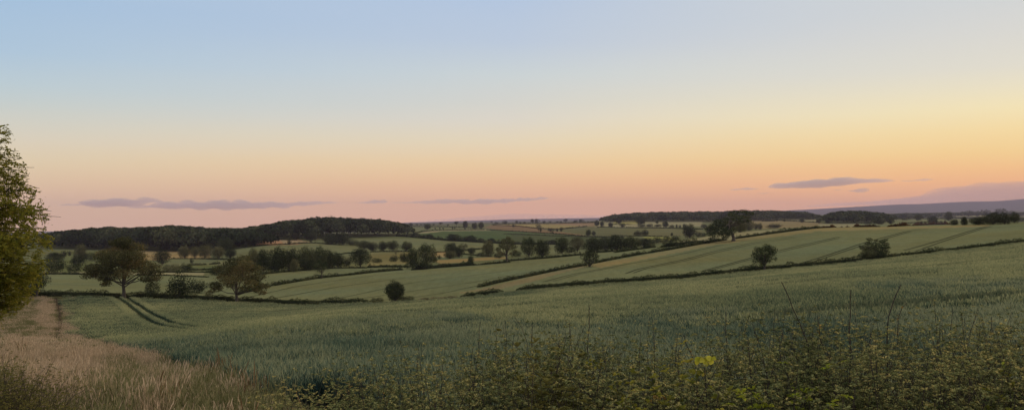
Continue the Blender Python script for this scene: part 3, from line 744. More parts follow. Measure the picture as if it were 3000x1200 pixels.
 ('tree','cone',2825,659,25,20,'pointed dark tree just behind the brow',D,G6),
 ('tree','dome',2868,658,24,54,'left and lowest tree of the dark clump on the brow',D,G6),
 ('tree','dome',2908,657,36,54,'tallest tree in the middle of the dark clump on the brow',D,G6),
 ('tree','dome',2944,656,34,48,'right hand tree of the dark clump on the brow',D,G6),
 ('tree','round',2972,653,32,30,'dark tree ending the clump on the brow',D,G6),
 ('bush','bush2',2996,650,14,24,'low bush at the right edge beside the dark clump on the brow',D,G6),
 ('tree','dot',2743,631,9,16,'tiny hazy tree on the plain below the violet hill',T,G6),
 ('tree','dot',2820,632,13,13,'first hazy tree of the row on the plain under the violet hill',T,G6),
 ('tree','dot',2837,634,18,24,'second, wider hazy tree of the row on the plain',T,G6),
 ('tree','dot',2863,633,15,26,'third, low hazy tree of the row on the plain',T,G6),
 ('tree','dot',2890,632,18,30,'fourth, domed hazy tree of the row on the plain',T,G6),
 ('tree','dot',2928,630,20,36,'fifth and largest hazy tree of the row on the plain',T,G6),
 ('tree','dot',2965,632,15,32,'sixth hazy tree of the row on the plain, near the right edge',T,G6),
 ('tree','dot',2993,634,12,20,'last hazy tree of the row on the plain, at the right edge',T,G6),
]
for r in ROWS: plant(*r[:7], mat=r[7], group=r[8])
for u, v in ((1275,671.5),(1289,670.5),(1298,670.5),(1326,670.5),(1332,671),(1362,672)):
    plant('bush','dot',u,v,5,6,'tiny round bush dotted along the far edge of the sage field under the skyline',D,'tiny bushes in the far sage field')
for u in (1222,1234,1243,1258,1270,1440,1612,1632,1642):
    plant('bush','dot',u,660 if u<1300 else 652,5,9,'tiny dark bush in the thin skyline hedge of the far fields',D,'tiny skyline hedge bushes')
# line of valley trees between the green slope and the sage slope
for u, v, h, w_, lb in ((1215,693,12,34,'first low tree of the dark line below the far green field'),(1258,698,13,30,'second low tree of the dark line below the far green field'),
    (1328,706,22,46,'large dome shaped tree in the dark line below the far green field'),(1376,708,19,46,'wide dome shaped tree right of the large one in the dark line'),
    (1408,709,12,22,'small rounded tree right of the two domes in the dark line'),(1440,710,13,26,'fourth rounded tree of the dark line, above the pale upright tree'),
    (1500,715,10,26,'dark bush of the line behind the tall spreading tree'),(1618,715,14,26,'dark bush of the line right of the double crown'),(1240,697,10,20,'low bush of the dark line below the corner tree')):
    plant('tree' if h > 11 else 'bush','dome' if h > 11 else 'bush2',u,v,h,w_,lb,D,'dark tree line below the far green field')

# ---- the individual trees of the near hedges
def big_tree(kind, u, v, h, w_, label, leafm, barkm, d=None, **k):
    d = hit(u, v, 150, 600) if d is None else d
    loc = world(u, d)[0]; H = h/F*d; W = w_/F*d
    (cv, cf, ct), A = make_tree_data(**k)
    root = empty(kind, loc-np.array([0, 0, .2])); tag(root, label, 'tree', None)
    S = np.array([W, W*.9, H+.2])
    mesh_obj('crown', cv*S, cf, leafm, tint=ct, parent=root)
    for q in range(len(A.v)): A.v[q] = A.v[q]*S
    A.build('trunk', barkm, parent=root)
    return root
def L_(x, z, r, y=0, rz=None): return (x, y, z, r, r*.9, (rz or r*.62))
oak = [L_(-.33,.42,.14,.05), L_(-.42,.40,.09,-.1), L_(-.36,.52,.12,-.1), L_(-.24,.62,.16,.1), L_(-.25,.50,.15,-.15), L_(-.30,.70,.11), L_(-.10,.80,.15,.1), L_(.02,.90,.13,-.05), L_(.12,.84,.15,.08),
       L_(.20,.72,.15,-.1), L_(.0,.68,.20,-.2), L_(.0,.66,.2,.2), L_(.22,.55,.15,.1), L_(.30,.46,.13,0), L_(.41,.43,.11,.06), L_(.36,.36,.10,-.08), L_(.45,.35,.07,0), L_(.10,.44,.13,-.16), L_(-.12,.40,.14,-.14),
       L_(-.30,.33,.09,.1), L_(-.16,.28,.07,-.1), L_(-.27,.25,.05,0), L_(.30,.31,.06,.1), L_(-.08,.52,.2,.0), L_(.10,.62,.2,0), L_(-.18,.75,.13,-.1), L_(.38,.52,.10,.1), L_(-.42,.48,.08), L_(-.02,.97,.09,.05), L_(.06,.94,.10,-.1), L_(-.12,.92,.09)]
big_tree('oak_tree', 362, 866, 178, 205, 'large russet topped oak with spreading crown in the hedge at the left', M_oak, M_barkp, d=193, seed=21, zb=.25, nleaf=20000, leaf=.025, gap=.2, trunk=.023, lobes=oak)
oak2 = [L_(-.43,.28,.08), L_(-.36,.33,.10,.1), L_(-.30,.42,.12,-.1), L_(-.22,.55,.15,.1), L_(-.18,.70,.15,-.1), L_(-.06,.82,.14), L_(.08,.88,.13,.1), L_(.20,.80,.14,-.1), L_(.30,.70,.13,.05), L_(.36,.56,.13), L_(.30,.45,.13,-.15), L_(.40,.36,.10,.1),
        L_(.43,.27,.07), L_(.12,.50,.17,.2), L_(.0,.52,.18,-.2), L_(.12,.68,.2), L_(-.05,.66,.2,.1), L_(-.15,.40,.11,.15), L_(.18,.36,.10,-.15), L_(.30,.31,.07,.1), L_(.38,.33,.08,-.1)]
big_tree('oak_tree', 693, 880, 138, 168, 'smaller branching oak with bare lower limbs standing in the hedge', M_oak, M_barkp, d=195, seed=22, zb=.22, nleaf=16000, leaf=.027, gap=.45, trunk=.026, lobes=oak2)
big_tree('tree', 752, 858, 46, 42, 'small tree showing behind the right side of the branching oak', M_leaf, M_bark, seed=27, zb=.25, nl=14, nleaf=1600, leaf=.06)
big_tree('round_tree', 1156, 882, 64, 58, 'compact dark round tree like a lollipop alone at the field edge', M_dark, M_bark, d=188, seed=23, zb=.03, nl=36, lr=.19, nleaf=9000, leaf=.04, trunk=.07)
big_tree('hedge_tree', 1728, 781, 56, 54, 'ragged ivy clad tree in the middle of the grassy field hedge', M_dark, M_bark, seed=24, zb=.06, nl=18, lr=.2, nleaf=3200, leaf=.05, gap=.2, trunk=.06, top=.75)
big_tree('hawthorn_tree', 2240, 792, 80, 68, 'rounded dark tree on a short trunk in the long hedge', M_leaf, M_bark, d=200, seed=25, zb=.24, nl=26, lr=.17, nleaf=6500, leaf=.038, gap=.3, trunk=.045)
ell = [L_(-.30,.30,.15,.1), L_(-.36,.42,.12,-.1), L_(-.18,.38,.18,-.12), L_(-.10,.30,.16,.15), L_(.10,.34,.18,-.12), L_(.28,.32,.16,.1), L_(.34,.44,.13), L_(.12,.48,.2), L_(-.05,.52,.2,.1),
       L_(.24,.60,.14,-.1), L_(-.24,.55,.14,.1), L_(.34,.68,.12), L_(.28,.76,.10,.05), L_(-.20,.70,.12), L_(-.16,.84,.09), L_(.05,.66,.15), L_(.12,.80,.07,.1), L_(-.42,.60,.07), L_(.44,.56,.07), L_(.0,.20,.16), L_(.36,.82,.07)]
big_tree('thorn_bush', 2562, 762, 66, 86, 'wide ragged thorn bush with upswept twigs on the long hedge', M_leaf, M_bark, d=198, seed=26, zb=.05, nleaf=8500, leaf=.038, trunk=.04, lobes=ell)
lean_l = [L_(-.36,.30,.14), L_(-.40,.45,.12,.1), L_(-.28,.42,.16,-.1), L_(-.22,.58,.14,.1), L_(-.30,.66,.11), L_(-.20,.30,.12,-.1), L_(-.40,.18,.08), L_(-.10,.70,.12,.1), L_(-.04,.82,.10), L_(.06,.90,.10,.1), L_(.18,.93,.09), L_(.26,.86,.10,-.1), L_(.30,.76,.08,.1),
          L_(.12,.78,.10), L_(-.16,.48,.12), L_(-.12,.20,.07,.1), L_(.22,.66,.08), L_(.10,.64,.09), L_(-.06,.58,.13,.1), L_(.02,.72,.12,-.1), L_(-.34,.54,.12), L_(-.14,.38,.14,-.1), L_(.28,.68,.06), L_(-.02,.46,.08)]
big_tree('leaning_tree', 2138, 704, 92, 130, 'ragged tree with a curved leaning trunk on the hilltop hedge', M_leaf, M_barkp, d=352, seed=28, zb=.06, nleaf=6500, leaf=.034, gap=.2, trunk=.034, lobes=lean_l,
         lean=[(.08,0,-.03), (.09,0,.12), (.05,0,.28), (.0,0,.42), (-.02,0,.55), (.04,0,.7), (.12,0,.82)])
pal = [L_(-.3,.42,.13,.1), L_(-.36,.55,.12,-.1), L_(-.22,.66,.15), L_(-.1,.80,.15,.1), L_(.08,.88,.14), L_(.22,.76,.15,-.1), L_(.33,.62,.13,.1), L_(.36,.48,.10), L_(.12,.60,.17), L_(-.05,.62,.17,-.1), L_(.2,.40,.08,.1), L_(-.16,.40,.09,-.1)]
big_tree('tree', 1484, 769, 76, 62, 'tall spreading tree with a pale bare trunk in the valley', M_pale, M_barkp, seed=29, zb=.30, nleaf=3200, leaf=.05, gap=.3, trunk=.045, lobes=pal)
big_tree('tree', 1148+12, 722+10, 26, 18, 'thin nearly bare tree beside the row on the pale strip', M_pale, M_barkp, seed=30, zb=.3, nl=9, nleaf=260, leaf=.06, trunk=.03)
# at the near hedge: multi stemmed tree by the ash and round bushes
big_tree('hedge_tree', 108, 868, 74, 66, 'small flat topped tree in the hedge beside the ash', M_dark, M_bark, d=191, seed=31, zb=.30, nl=18, lr=.2, nleaf=3000, leaf=.05, gap=.4, trunk=.05)
plant('bush','bush',74,872,52,46,'dark bush low in the hedge, half hidden by the ash',D,None,d=191)
plant('bush','bush',523,872,88,76,'biggest dark round bush in the hedge right of the oak',D,None,d=193)
plant('bush','bush2',447,872,60,46,'smaller grey green bush in the hedge, left of the biggest bush',T,None,d=194)
plant('bush','bush',575,858,40,60,'sprawling bush with brambles behind the hedge right of the biggest bush',D,None)
plant('bush','bush2',1192,882,18,50,'low scrub at the field edge right of the lollipop tree',M_hedge,None,d=188)
plant('bush','bush2',1105,886,18,44,'low scrub at the field edge left of the lollipop tree',M_hedge,None,d=188)
plant('bush','bush2',2205,797,26,40,'bush in the long hedge, left of the rounded dark tree',D,None,d=199)

# ------------------------------------------------------------------ hedges
hrg = np.random.default_rng(77)
def hedge(pts, h, label, mat=None, dmin=180, dmax=9000, d=None, width=None, rough=.12, name='hedge', cat='hedge', sink=0):
    P, u, dd = path3(pts, 4, dmin, dmax, 11)
    if d is not None:
        dd = np.array([float(d(a)) if callable(d) else float(d) for a in u]); P = world(u, dd)
    seg = np.linalg.norm(np.diff(P, axis=0), axis=1); s = np.concatenate([[0], np.cumsum(seg)]); Ln = s[-1]
    dm = dd.mean(); hm = h/F*dm; wd = width or max(1.2, hm*.75)
    q = max(.10, dm/F*2.6)
    n = int(np.clip(Ln*(2*hm+wd)/q**2*1.5, 60, 60000))
    t = hrg.uniform(0, Ln, n); p = np.stack([np.interp(t, s, P[:, k]) for k in range(3)], 1)
    du = np.interp(t, s, dd); hh = h/F*du
    kn = int(Ln/(hm*1.3))+4; bump = 1+rough*1.6*hrg.normal(size=kn); bump2 = 1+rough*hrg.normal(size=kn*4)
    hh = hh*np.interp(t, np.linspace(0, Ln, kn), bump).clip(.45, 1.7)*np.interp(t, np.linspace(0, Ln, kn*4), bump2).clip(.6, 1.5)
    hh = hh*np.clip(.45+np.minimum(t, Ln-t)/(2.5*hm+.1), 0, 1)
    tang = np.stack([np.interp(t, s, np.gradient(P[:, k], s+np.arange(len(s))*1e-6)) for k in range(2)], 1); tang /= np.linalg.norm(tang, axis=1, keepdims=True)+1e-9
    nx = np.stack([-tang[:, 1], tang[:, 0]], 1)
    a = hrg.uniform(-.2, np.pi+.2, n); r = hrg.uniform(.55, 1.0, n)**.5
    off = np.sign(np.cos(a))*np.abs(np.cos(a))**.6*wd/2*r; z = np.abs(np.sin(a))**.6*hh*r
    p[:, :2] += nx*off[:, None]; p[:, 2] += z-sink
    nn = np.concatenate([nx*np.cos(a)[:, None], np.sin(a)[:, None]], 1)+hrg.normal(size=(n, 3))*.6
    qs = q*hrg.uniform(.7, 1.4, n)
    v, f = quads(p, nn, qs, qs, hrg)
    tn = np.clip(.45+.25*np.interp(t, np.linspace(0, Ln, kn), hrg.normal(size=kn))+.2*hrg.normal(size=n), 0, 1)
    # woody core so that the hedge is solid
    cs = []; m = len(P); tg = np.gradient(P[:, :2], axis=0); tg /= np.linalg.norm(tg, axis=1, keepdims=True)+1e-9; nr = np.stack([-tg[:, 1], tg[:, 0]], 1)
    hc = (h/F*dd*np.clip(.3+np.minimum(s, Ln-s)/(2.5*hm+.1), 0, 1))[:, None]
    for ox, oz in ((-.36, -.1), (-.30, .55), (0, .72), (.30, .55), (.36, -.1)):
        c = P.copy(); c[:, :2] += nr*ox*wd; c[:, 2:] += oz*hc; cs.append(c)
    cv = np.stack(cs, 1).reshape(-1, 3); i = np.arange(m-1)[:, None]*5; j = np.arange(5)[None]; k2 = (j+1) % 5
    cf = np.stack([i+j, i+k2, i+5+k2, i+5+j], -1).reshape(-1, 4)
    o = mesh_obj(name, np.concatenate([v, cv]), np.concatenate([f, cf+len(v)]), mat or M_hedge, tint=np.concatenate([np.repeat(tn, 4), np.full(len(cv), .2)]))
    tag(o, label, cat, None)
    return o
fd3 = lambda u: fd(u)+3
HEDGES = [
 ([(30,860),(150,862),(352,868),(378,869)], 20, 'clipped dark hedge along the near field from the ash to the russet oak', None, fd3),
 ([(368,869),(450,871),(560,873),(680,880),(705,882)], 22, 'bushy hedge along the near field between the two oaks', None, fd3),
 ([(690,882),(780,886),(900,889),(1000,888),(1085,886)], 20, 'low dark hedge along the near field from the branching oak to the lollipop tree', None, fd3),
 ([(1215,880),(1290,873),(1345,866)], 7, 'rough grassy hedge bank right of the lollipop tree', M_rough, fd3),
 ([(1348,868),(1400,865),(1475,856)], 17, 'short dark piece of hedge before the gap in the field boundary', None, fd3),
 ([(1512,850),(1700,835),(2000,815),(2300,786),(2600,757),(3000,711),(3120,700)], 19, 'long clipped dark hedge running up behind the wheat to the right edge', None, fd3),
 ([(1402,842),(1440,832),(1500,819),(1560,807),(1640,790),(1718,777)], 11, 'uneven overgrown hedge climbing from the gap to the ragged ivy clad tree', None, None),
 ([(1738,772),(1800,759),(1895,742)], 10, 'hedge with long grass right of the ragged ivy clad tree', None, None),
 ([(1898,742),(1960,732),(2060,714),(2128,703)], 11, 'hedge on the brow below the dark hedge block, up to the leaning tree', None, None),
 ([(2150,700),(2260,685),(2360,672),(2405,668)], 10, 'hedge climbing the brow from the leaning tree', None, None),
 ([(2400,668),(2470,665),(2577,664)], 7, 'thin russet hedge on the brow left of the gap', M_hedger, None),
 ([(2602,664),(2660,661),(2740,658),(2790,657)], 9, 'thicker russet hedge on the brow right of the gap', M_hedger, None),
 ([(1938,724),(2000,719),(2080,712)], 15, 'solid dark block of hedge at the corner of the bright hilltop field', None, None),
 ([(1876,730),(1921,724)], 13, 'short dark block of hedge left of the solid one', None, None),
 ([(1800,740),(1830,736),(1872,730)], 10, 'low dark hedge below the belt of trees', None, None),
 ([(702,860),(745,848),(790,838)], 9, 'first stretch of hedge climbing right from the branching oak', None, None),
 ([(792,838),(860,826),(930,815),(1030,805),(1100,797),(1180,790)], 10, 'long hedge parting two sage fields, with the slim light green tree', None, None),
 ([(762,804),(830,797),(900,791)], 8, 'scrubby hedge at the foot of the copse', None, None),
 ([(900,788),(1000,785),(1075,785)], 5, 'thin dark hedge from the copse to the big round headed tree', None, None),
 ([(1075,784),(1130,782),(1200,783)], 9, 'dark hedge at the top of the sage field, left of the brown topped tree', None, None),
 ([(122,803),(200,803),(300,805)], 8, 'dark straight hedge above the pale field, left of the russet oak', None, None),
 ([(405,797),(500,797),(620,798)], 5, 'straight hedge above the narrow white strip right of the oak', None, None),
 ([(400,807),(500,807),(610,812)], 4, 'thin hedge below the narrow white strip right of the oak', None, None),
 ([(1205,791),(1300,783),(1400,776)], 13, 'dark scrubby hedge below the yellow strip, right of the brown topped tree', None, None),
 ([(1402,776),(1450,772),(1495,768)], 8, 'hedge from the scrub to the tall spreading tree', None, None),
 ([(1478,766),(1540,761),(1620,755),(1712,746)], 9, 'thick dark hedge along the head of the sage field right of the spreading tree', None, None),
 ([(1742,741),(1800,736)], 8, 'short hedge joining the ragged tree line to the belt', None, None),
 ([(497,758),(580,758),(690,761)], 4, 'thin dark hedge under the three grey trees', None, None),
 ([(552,777),(606,775)], 6, 'short dark hedge in the small green paddocks, left of the gap', None, None),
 ([(614,774),(645,772)], 6, 'short dark hedge in the small green paddocks, right of the gap', None, None),
 ([(555,792),(625,790)], 7, 'brown scrub hedge below the small green paddocks', None, None),
 ([(250,778),(300,776)], 6, 'short dark hedge left of the russet oak on the green slope', None, None),
 ([(745,720),(800,717),(860,715),(905,711),(950,714),(1000,718)], 4, 'dark hedge under the pink field', None, None),
 ([(738,702),(800,702),(870,703)], 4, 'dark hedge between the pink field and the ridge wood', None, None),
 ([(1085,738),(1140,737),(1205,737)], 4, 'dark hedge under the row of rounded trees', None, None),
 ([(992,745),(1040,741)], 4, 'short hedge at the right end of the big green field', None, None),
 ([(1268,739),(1300,738),(1360,735),(1430,727)], 5, 'hedge behind the clump in the valley middle', None, None),
 ([(1355,744),(1400,749),(1440,752)], 4, 'hedge sloping right from the clump in the valley middle', None, None),
 ([(1495,713),(1530,713)], 5, 'dark hedge fragment left of the double crown', None, None),
 ([(1160,691),(1230,697),(1300,704),(1400,710),(1500,715),(1640,716)], 10, 'thick dark hedge line below the far green field', None, None),
 ([(1212,683),(1250,677),(1300,674.5),(1420,673)], 2.6, 'thin curved hedge on top of the far green field', None, None),
 ([(1425,673),(1480,676),(1560,681),(1640,686),(1720,693)], 2.6, 'thin hedge falling right from the broad pair of trees', None, None),
 ([(1190,664),(1290,664),(1400,668)], 2.5, 'thin straight skyline hedge above the dotted bushes', None, None),
 ([(1440,660),(1510,662),(1570,669),(1640,671.5)], 2.5, 'thin russet hedge around the pale yellow far field', M_hedger, None),
 ([(1640,672),(1680,667),(1720,664)], 3.5, 'short dark hedge at the right corner of the pale yellow field', None, None),
 ([(1440,657),(1540,656),(1620,655),(1745,652)], 3, 'long distant skyline hedge left of the ridge wood', None, None),
 ([(1476,685),(1600,690),(1700,693),(1830,695)], 2.6, 'thin dark hedge across the lower far slope', None, None),
 ([(1748,666),(1840,667),(1940,668),(2060,672)], 3, 'thin dark hedge under the row of bushes below the ridge wood', None, None),
 ([(1790,690),(1880,692),(1960,694)], 2.6, 'thin hedge above the bright little field', None, None),
 ([(1790,657),(1850,657)], 2.2, 'short thin hedge between the pale strips under the ridge wood', None, None),
 ([(2200,643),(2300,647),(2400,652)], 2.5, 'thin hedge under the ridge wood above the tan field', None, None),
 ([(2230,648),(2270,648)], 3, 'tiny dark hedge left of the two little trees', None, None),
 ([(2640,655),(2700,652),(2760,650)], 3, 'hazy hedge beyond the russet hedge', None, None),
 ([(2600,643),(2680,641),(2760,641),(2860,640)], 4, 'hazy hedge line on the plain right of the second wood', None, None),
 ([(2620,634),(2720,634),(2800,636)], 4, 'distant hazy hedge line below the violet hill', None, None),
]
for pts, h, lb, mt, df in HEDGES:
    hedge(pts, h*.94 if df else (h if h > 12 else h*.8), lb, mt, d=df, rough=.10 if df else .2)

# ------------------------------------------------------------------ woods (each reads as one mass)
wrg = np.random.default_rng(99)
def wood(name, label, base, top, h, spacing, dlim, nq=200, mat=None, crest=None):
    """base/top: photo polylines of the front foot of the wood and of the ground at its back; h in metres"""
    A = Acc(); us = np.arange(base[0][0], base[-1][0], 3.0)
    d0 = np.array([hit(u, v, *dlim) for u, v in zip(us, np.interp(us, *zip(*base)))])
    d1 = np.array([float(x) for x in np.interp(us, *zip(*top))])
    d0 = np.convolve(np.pad(d0, 10, mode='edge'), np.ones(21)/21, mode='valid')
    d = d0.min()
    while d < d1.max():
        u = us[0]+wrg.uniform(0, spacing)/d*F
        while u < us[-1]:
            uu = u+wrg.normal()*spacing*.25/d*F; dd = d+wrg.normal()*spacing*.25
            if np.interp(uu, us, d0) <= dd+spacing*.3 and dd <= np.interp(uu, us, d1):
                H = h*wrg.uniform(.72, 1.15)*(.8 if wrg.uniform() < .2 else 1); W = spacing*wrg.uniform(.95, 1.45)
                g0 = world(uu, dd)[0]; n = int(nq*wrg.uniform(.8, 1.2))
                if crest is not None: H = min(H, vz(np.interp(uu, *zip(*crest))+abs(wrg.normal())*2.2-1.6+2.2*math.sin(uu*.13+1.7*math.sin(uu*.047))*math.sin(uu*.31), dd)-g0[2])
                if H < h*.3: u += spacing/d*F; continue
                dr = wrg.normal(size=(n, 3)); dr[:, 2] = np.abs(dr[:, 2])*1.1-.35; dr /= np.linalg.norm(dr, axis=1, keepdims=True)
                k = wrg.normal(size=(7, 3)); k /= np.linalg.norm(k, axis=1, keepdims=True)
                lump = .90+.34*np.max(dr@k.T, axis=1)*wrg.uniform(.6, 1.4)
                r = wrg.uniform(.78, 1.0, n)*lump
                p = g0+dr*r[:, None]*np.array([W*.55, W*.55, H*.42])+np.array([0, 0, H*.55])
                s = W*.17*wrg.uniform(.7, 1.3, n)
                v, f = quads(p, dr+wrg.normal(size=(n, 3))*.5, s, s, wrg)
                tt = np.clip(wrg.uniform(.05, .85)+.16*wrg.normal(size=n), 0, 1)
                A.add(v, f, np.repeat(tt, 4))
            u += spacing/d*F
        d += spacing*.9
    o = A.build(name, mat or M_wood); tag(o, label, kind='stuff')
    return o
wood('wood', 'dark broadleaf wood covering the low ridge behind the russet oak', [(140,729),(300,731),(420,736),(560,737),(640,735),(720,727),(775,718)],
     [(140,1250),(300,1300),(450,1380),(560,1400),(680,1350),(775,1080)], 21, 14, (600,1400), 280, crest=[(140,686),(180,680),(215,676),(240,675),(290,670),(310,666),(330,666),(350,671),(420,668),(470,666),(500,663),(590,668),(620,672),(660,671),(700,674),(740,676),(775,690)])
wood('wood', 'dense dark wood with a stepped top on the higher ridge left of the middle', [(660,712),(740,703),(850,703),(930,700),(1000,698),(1100,694),(1196,690)],
     [(660,1120),(720,1280),(800,1400),(930,1450),(1050,1480),(1130,1500),(1190,1380)], 27, 13.5, (650,1500), 260, crest=[(660,674),(720,670),(760,664),(800,657),(830,650),(870,647),(920,641),(960,639),(1010,641),(1060,642),(1110,647),(1150,651),(1180,655),(1196,666)])
wood('wood', 'long level hazy wood along the skyline on the right', [(1768,652),(1860,650),(2000,650),(2100,650),(2200,648),(2300,645),(2390,644)],
     [(1768,2250),(1850,2650),(2000,2900),(2100,2900),(2300,2900),(2390,2700)], 19, 16, (1400,2900), 110, crest=[(1768,638),(1790,633),(1830,627),(1880,624),(1950,622),(2100,621),(2200,617),(2260,616),(2300,619),(2360,622),(2390,630)])
wood('wood', 'second hazy wood right of the long skyline wood, behind the hedge crest', [(2425,655),(2500,655),(2560,654),(2600,651)],
     [(2425,2100),(2480,2500),(2560,2450),(2610,2000)], 19, 16, (1200,2500), 120, crest=[(2425,628),(2460,620),(2510,618),(2560,623),(2610,632)])
wood('wood', 'low distant belt of hazy woodland right of the second wood', [(2585,641),(2650,640),(2750,638)], [(2585,3600),(2650,3500),(2750,3300)], 12, 22, (2200,3700), 60)
wood('wood', 'far line of hazy woodland on the plain near the right edge', [(2640,634),(2800,633),(2900,631),(3100,629)], [(2640,4700),(2800,4600),(3100,4700)], 12, 30, (3000,5000), 60)
# ------------------------------------------------------------------ blades, stalks and ears
grg = np.random.default_rng(2024)
def blade_patch(name, n, size, h, hv, wid, lean, mat, ear=0.0, earw=.016, leaves=2, tone=(.28,.2), eart=(.85,.15), feather=False):
    """a square patch of upright stalks with leaves and ears"""
    A = Acc(); rg = grg
    xy = rg.uniform(-size/2, size/2, (n, 2)); H = h*(1+hv*rg.normal(size=n)).clip(.5, 1.5)
    az = rg.uniform(0, 6.283, n); ln = np.abs(rg.normal(size=n))*lean
    dx, dy = np.cos(az)*ln, np.sin(az)*ln
    px, py = -np.sin(az), np.cos(az)
    ph = rg.uniform(0, np.pi, n); px, py = np.cos(ph), np.sin(ph)
    def seg(x0, y0, z0, x1, y1, z1, w0, w1, t):
        v = np.stack([np.stack([x0-px*w0, y0-py*w0, z0], 1), np.stack([x0+px*w0, y0+py*w0, z0], 1), np.stack([x1+px*w1, y1+py*w1, z1], 1), np.stack([x1-px*w1, y1-py*w1, z1], 1)], 1).reshape(-1, 3)
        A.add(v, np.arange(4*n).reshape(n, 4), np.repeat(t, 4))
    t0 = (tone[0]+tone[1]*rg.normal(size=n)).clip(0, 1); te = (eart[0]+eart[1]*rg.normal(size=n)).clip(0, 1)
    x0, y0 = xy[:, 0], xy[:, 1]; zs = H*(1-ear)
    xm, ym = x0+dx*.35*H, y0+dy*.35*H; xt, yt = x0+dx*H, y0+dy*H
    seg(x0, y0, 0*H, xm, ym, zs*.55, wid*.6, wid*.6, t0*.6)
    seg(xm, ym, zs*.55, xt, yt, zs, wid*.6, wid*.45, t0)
    if ear > 0:
        bend = rg.uniform(.1, .6, n)*ear*H
        xe, ye = xt+np.cos(az)*bend, yt+np.sin(az)*bend
        xh, yh = (xt+xe)/2, (yt+ye)/2
        seg(xt, yt, zs, xh, yh, zs+ear*H*.55, earw*.35, earw*.6, te)
        seg(xh, yh, zs+ear*H*.55, xe, ye, zs+ear*H*.95, earw*.6, earw*.12, te)
    for k in range(leaves):
        a2 = rg.uniform(0, 6.283, n); L2 = rg.uniform(.18, .42, n)*H; zb = zs*rg.uniform(.35, .85, n); fr = zb/zs
        bx, by = x0+dx*H*fr*.8, y0+dy*H*fr*.8
        ph = a2+np.pi/2; px, py = np.cos(ph), np.sin(ph)
        mx, my = bx+np.cos(a2)*L2*.4, by+np.sin(a2)*L2*.4; mz = zb+L2*.6
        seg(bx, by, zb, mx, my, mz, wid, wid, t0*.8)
        seg(mx, my, mz, mx+np.cos(a2)*L2*.45, my+np.sin(a2)*L2*.45, mz+L2*rg.uniform(-.3, .4, n), wid, wid*.15, t0)
    return A.build(name, mat, link=False)

def scatter(name, pts, rot, scl, idx, protos, label, slope=True):
    """one object whose geometry nodes set the patches out over the ground"""
    col = bpy.data.collections.new(name+'_patches')
    for k, p in enumerate(protos):
        p.name = '%s_patch_%02d' % (name, k); col.objects.link(p)
    me = bpy.data.meshes.new(name); me.vertices.add(len(pts)); me.vertices.foreach_set('co', np.asarray(pts, np.float32).ravel())
    for nm, ty, arr in (('prot', 'FLOAT_VECTOR', rot), ('pscl', 'FLOAT_VECTOR', scl), ('pidx', 'INT', idx)):
        a = me.attributes.new(nm, ty, 'POINT')
        a.data.foreach_set('vector' if ty == 'FLOAT_VECTOR' else 'value', np.asarray(arr, np.int32 if ty == 'INT' else np.float32).ravel())
    o = bpy.data.objects.new(name, me); COL.objects.link(o)
    ng = bpy.data.node_groups.new(name+'_scatter', 'GeometryNodeTree')
    ng.interface.new_socket('Geometry', in_out='INPUT', socket_type='NodeSocketGeometry'); ng.interface.new_socket('Geometry', in_out='OUTPUT', socket_type='NodeSocketGeometry')
    n = ng.nodes.new; l = ng.links.new
    gi, go = n('NodeGroupInput'), n('NodeGroupOutput')
    ci = n('GeometryNodeCollectionInfo'); ci.inputs['Collection'].default_value = col; ci.inputs['Separate Children'].default_value = True; ci.inputs['Reset Children'].default_value = True
    iop = n('GeometryNodeInstanceOnPoints'); iop.inputs['Pick Instance'].default_value = True
    def attr(nm, ty):
        q = n('GeometryNodeInputNamedAttribute'); q.data_type = ty; q.inputs['Name'].default_value = nm; return q.outputs['Attribute']
    l(gi.outputs[0], iop.inputs['Points']); l(ci.outputs[0], iop.inputs['Instance']); l(attr('pidx', 'INT'), iop.inputs['Instance Index'])
    l(attr('prot', 'FLOAT_VECTOR'), iop.inputs['Rotation']); l(attr('pscl', 'FLOAT_VECTOR'), iop.inputs['Scale']); l(iop.outputs[0], go.inputs[0])
    md = o.modifiers.new('scatter', 'NODES'); md.node_group = ng
    tag(o, label, kind='stuff'); return o

GRASS = [(-2500,860),(140,862),(208,866),(222,985),(290,998),(435,1040),(545,1100),(700,1140),(820,1185),(940,1300),(1060,6000),(-2500,6000)]
TRAMS = [[(336,874),(366,892),(400,920),(430,946),(474,966),(550,978)], [(364,875),(395,894),(450,930),(505,957),(585,973)],
         [(372,872),(560,877),(800,893),(1000,890),(1130,885)], [(455,921),(800,922),(1060,900),(1200,888)], [(520,946),(760,940),(960,925)],
         [(900,944),(1200,934),(1500,917),(1700,901),(2000,878),(2200,861),(2400,840),(2700,822)],
         [(2280,838),(2400,824),(2600,807),(2800,787),(2960,771)], [(2300,958),(2440,942),(2700,921),(3000,893)], [(1080,880),(1300,868),(1500,860),(1640,848)],
         [(2600,772),(2800,752),(3000,735)]]
TR = []
for tpts in TRAMS:
    P, u, d = path3(tpts, 4, 10, 200, 7); TR.append(P)
def near_track(X, Y, r, first=0, last=99):
    out = np.zeros(len(X), bool)
    for P in TR[first:last]:
        for a, b in zip(P[:-1], P[1:]):
            ab = b[:2]-a[:2]; L2 = ab@ab+1e-9
            sel = (np.abs(X-a[0]) < 12) & (np.abs(Y-a[1]) < 12)
            if not sel.any(): continue
            q = np.stack([X[sel], Y[sel]], 1)-a[:2]; t = np.clip(q@ab/L2, 0, 1)
            out[np.where(sel)[0]] |= np.linalg.norm(q-t[:, None]*ab, axis=1) < r
    return out
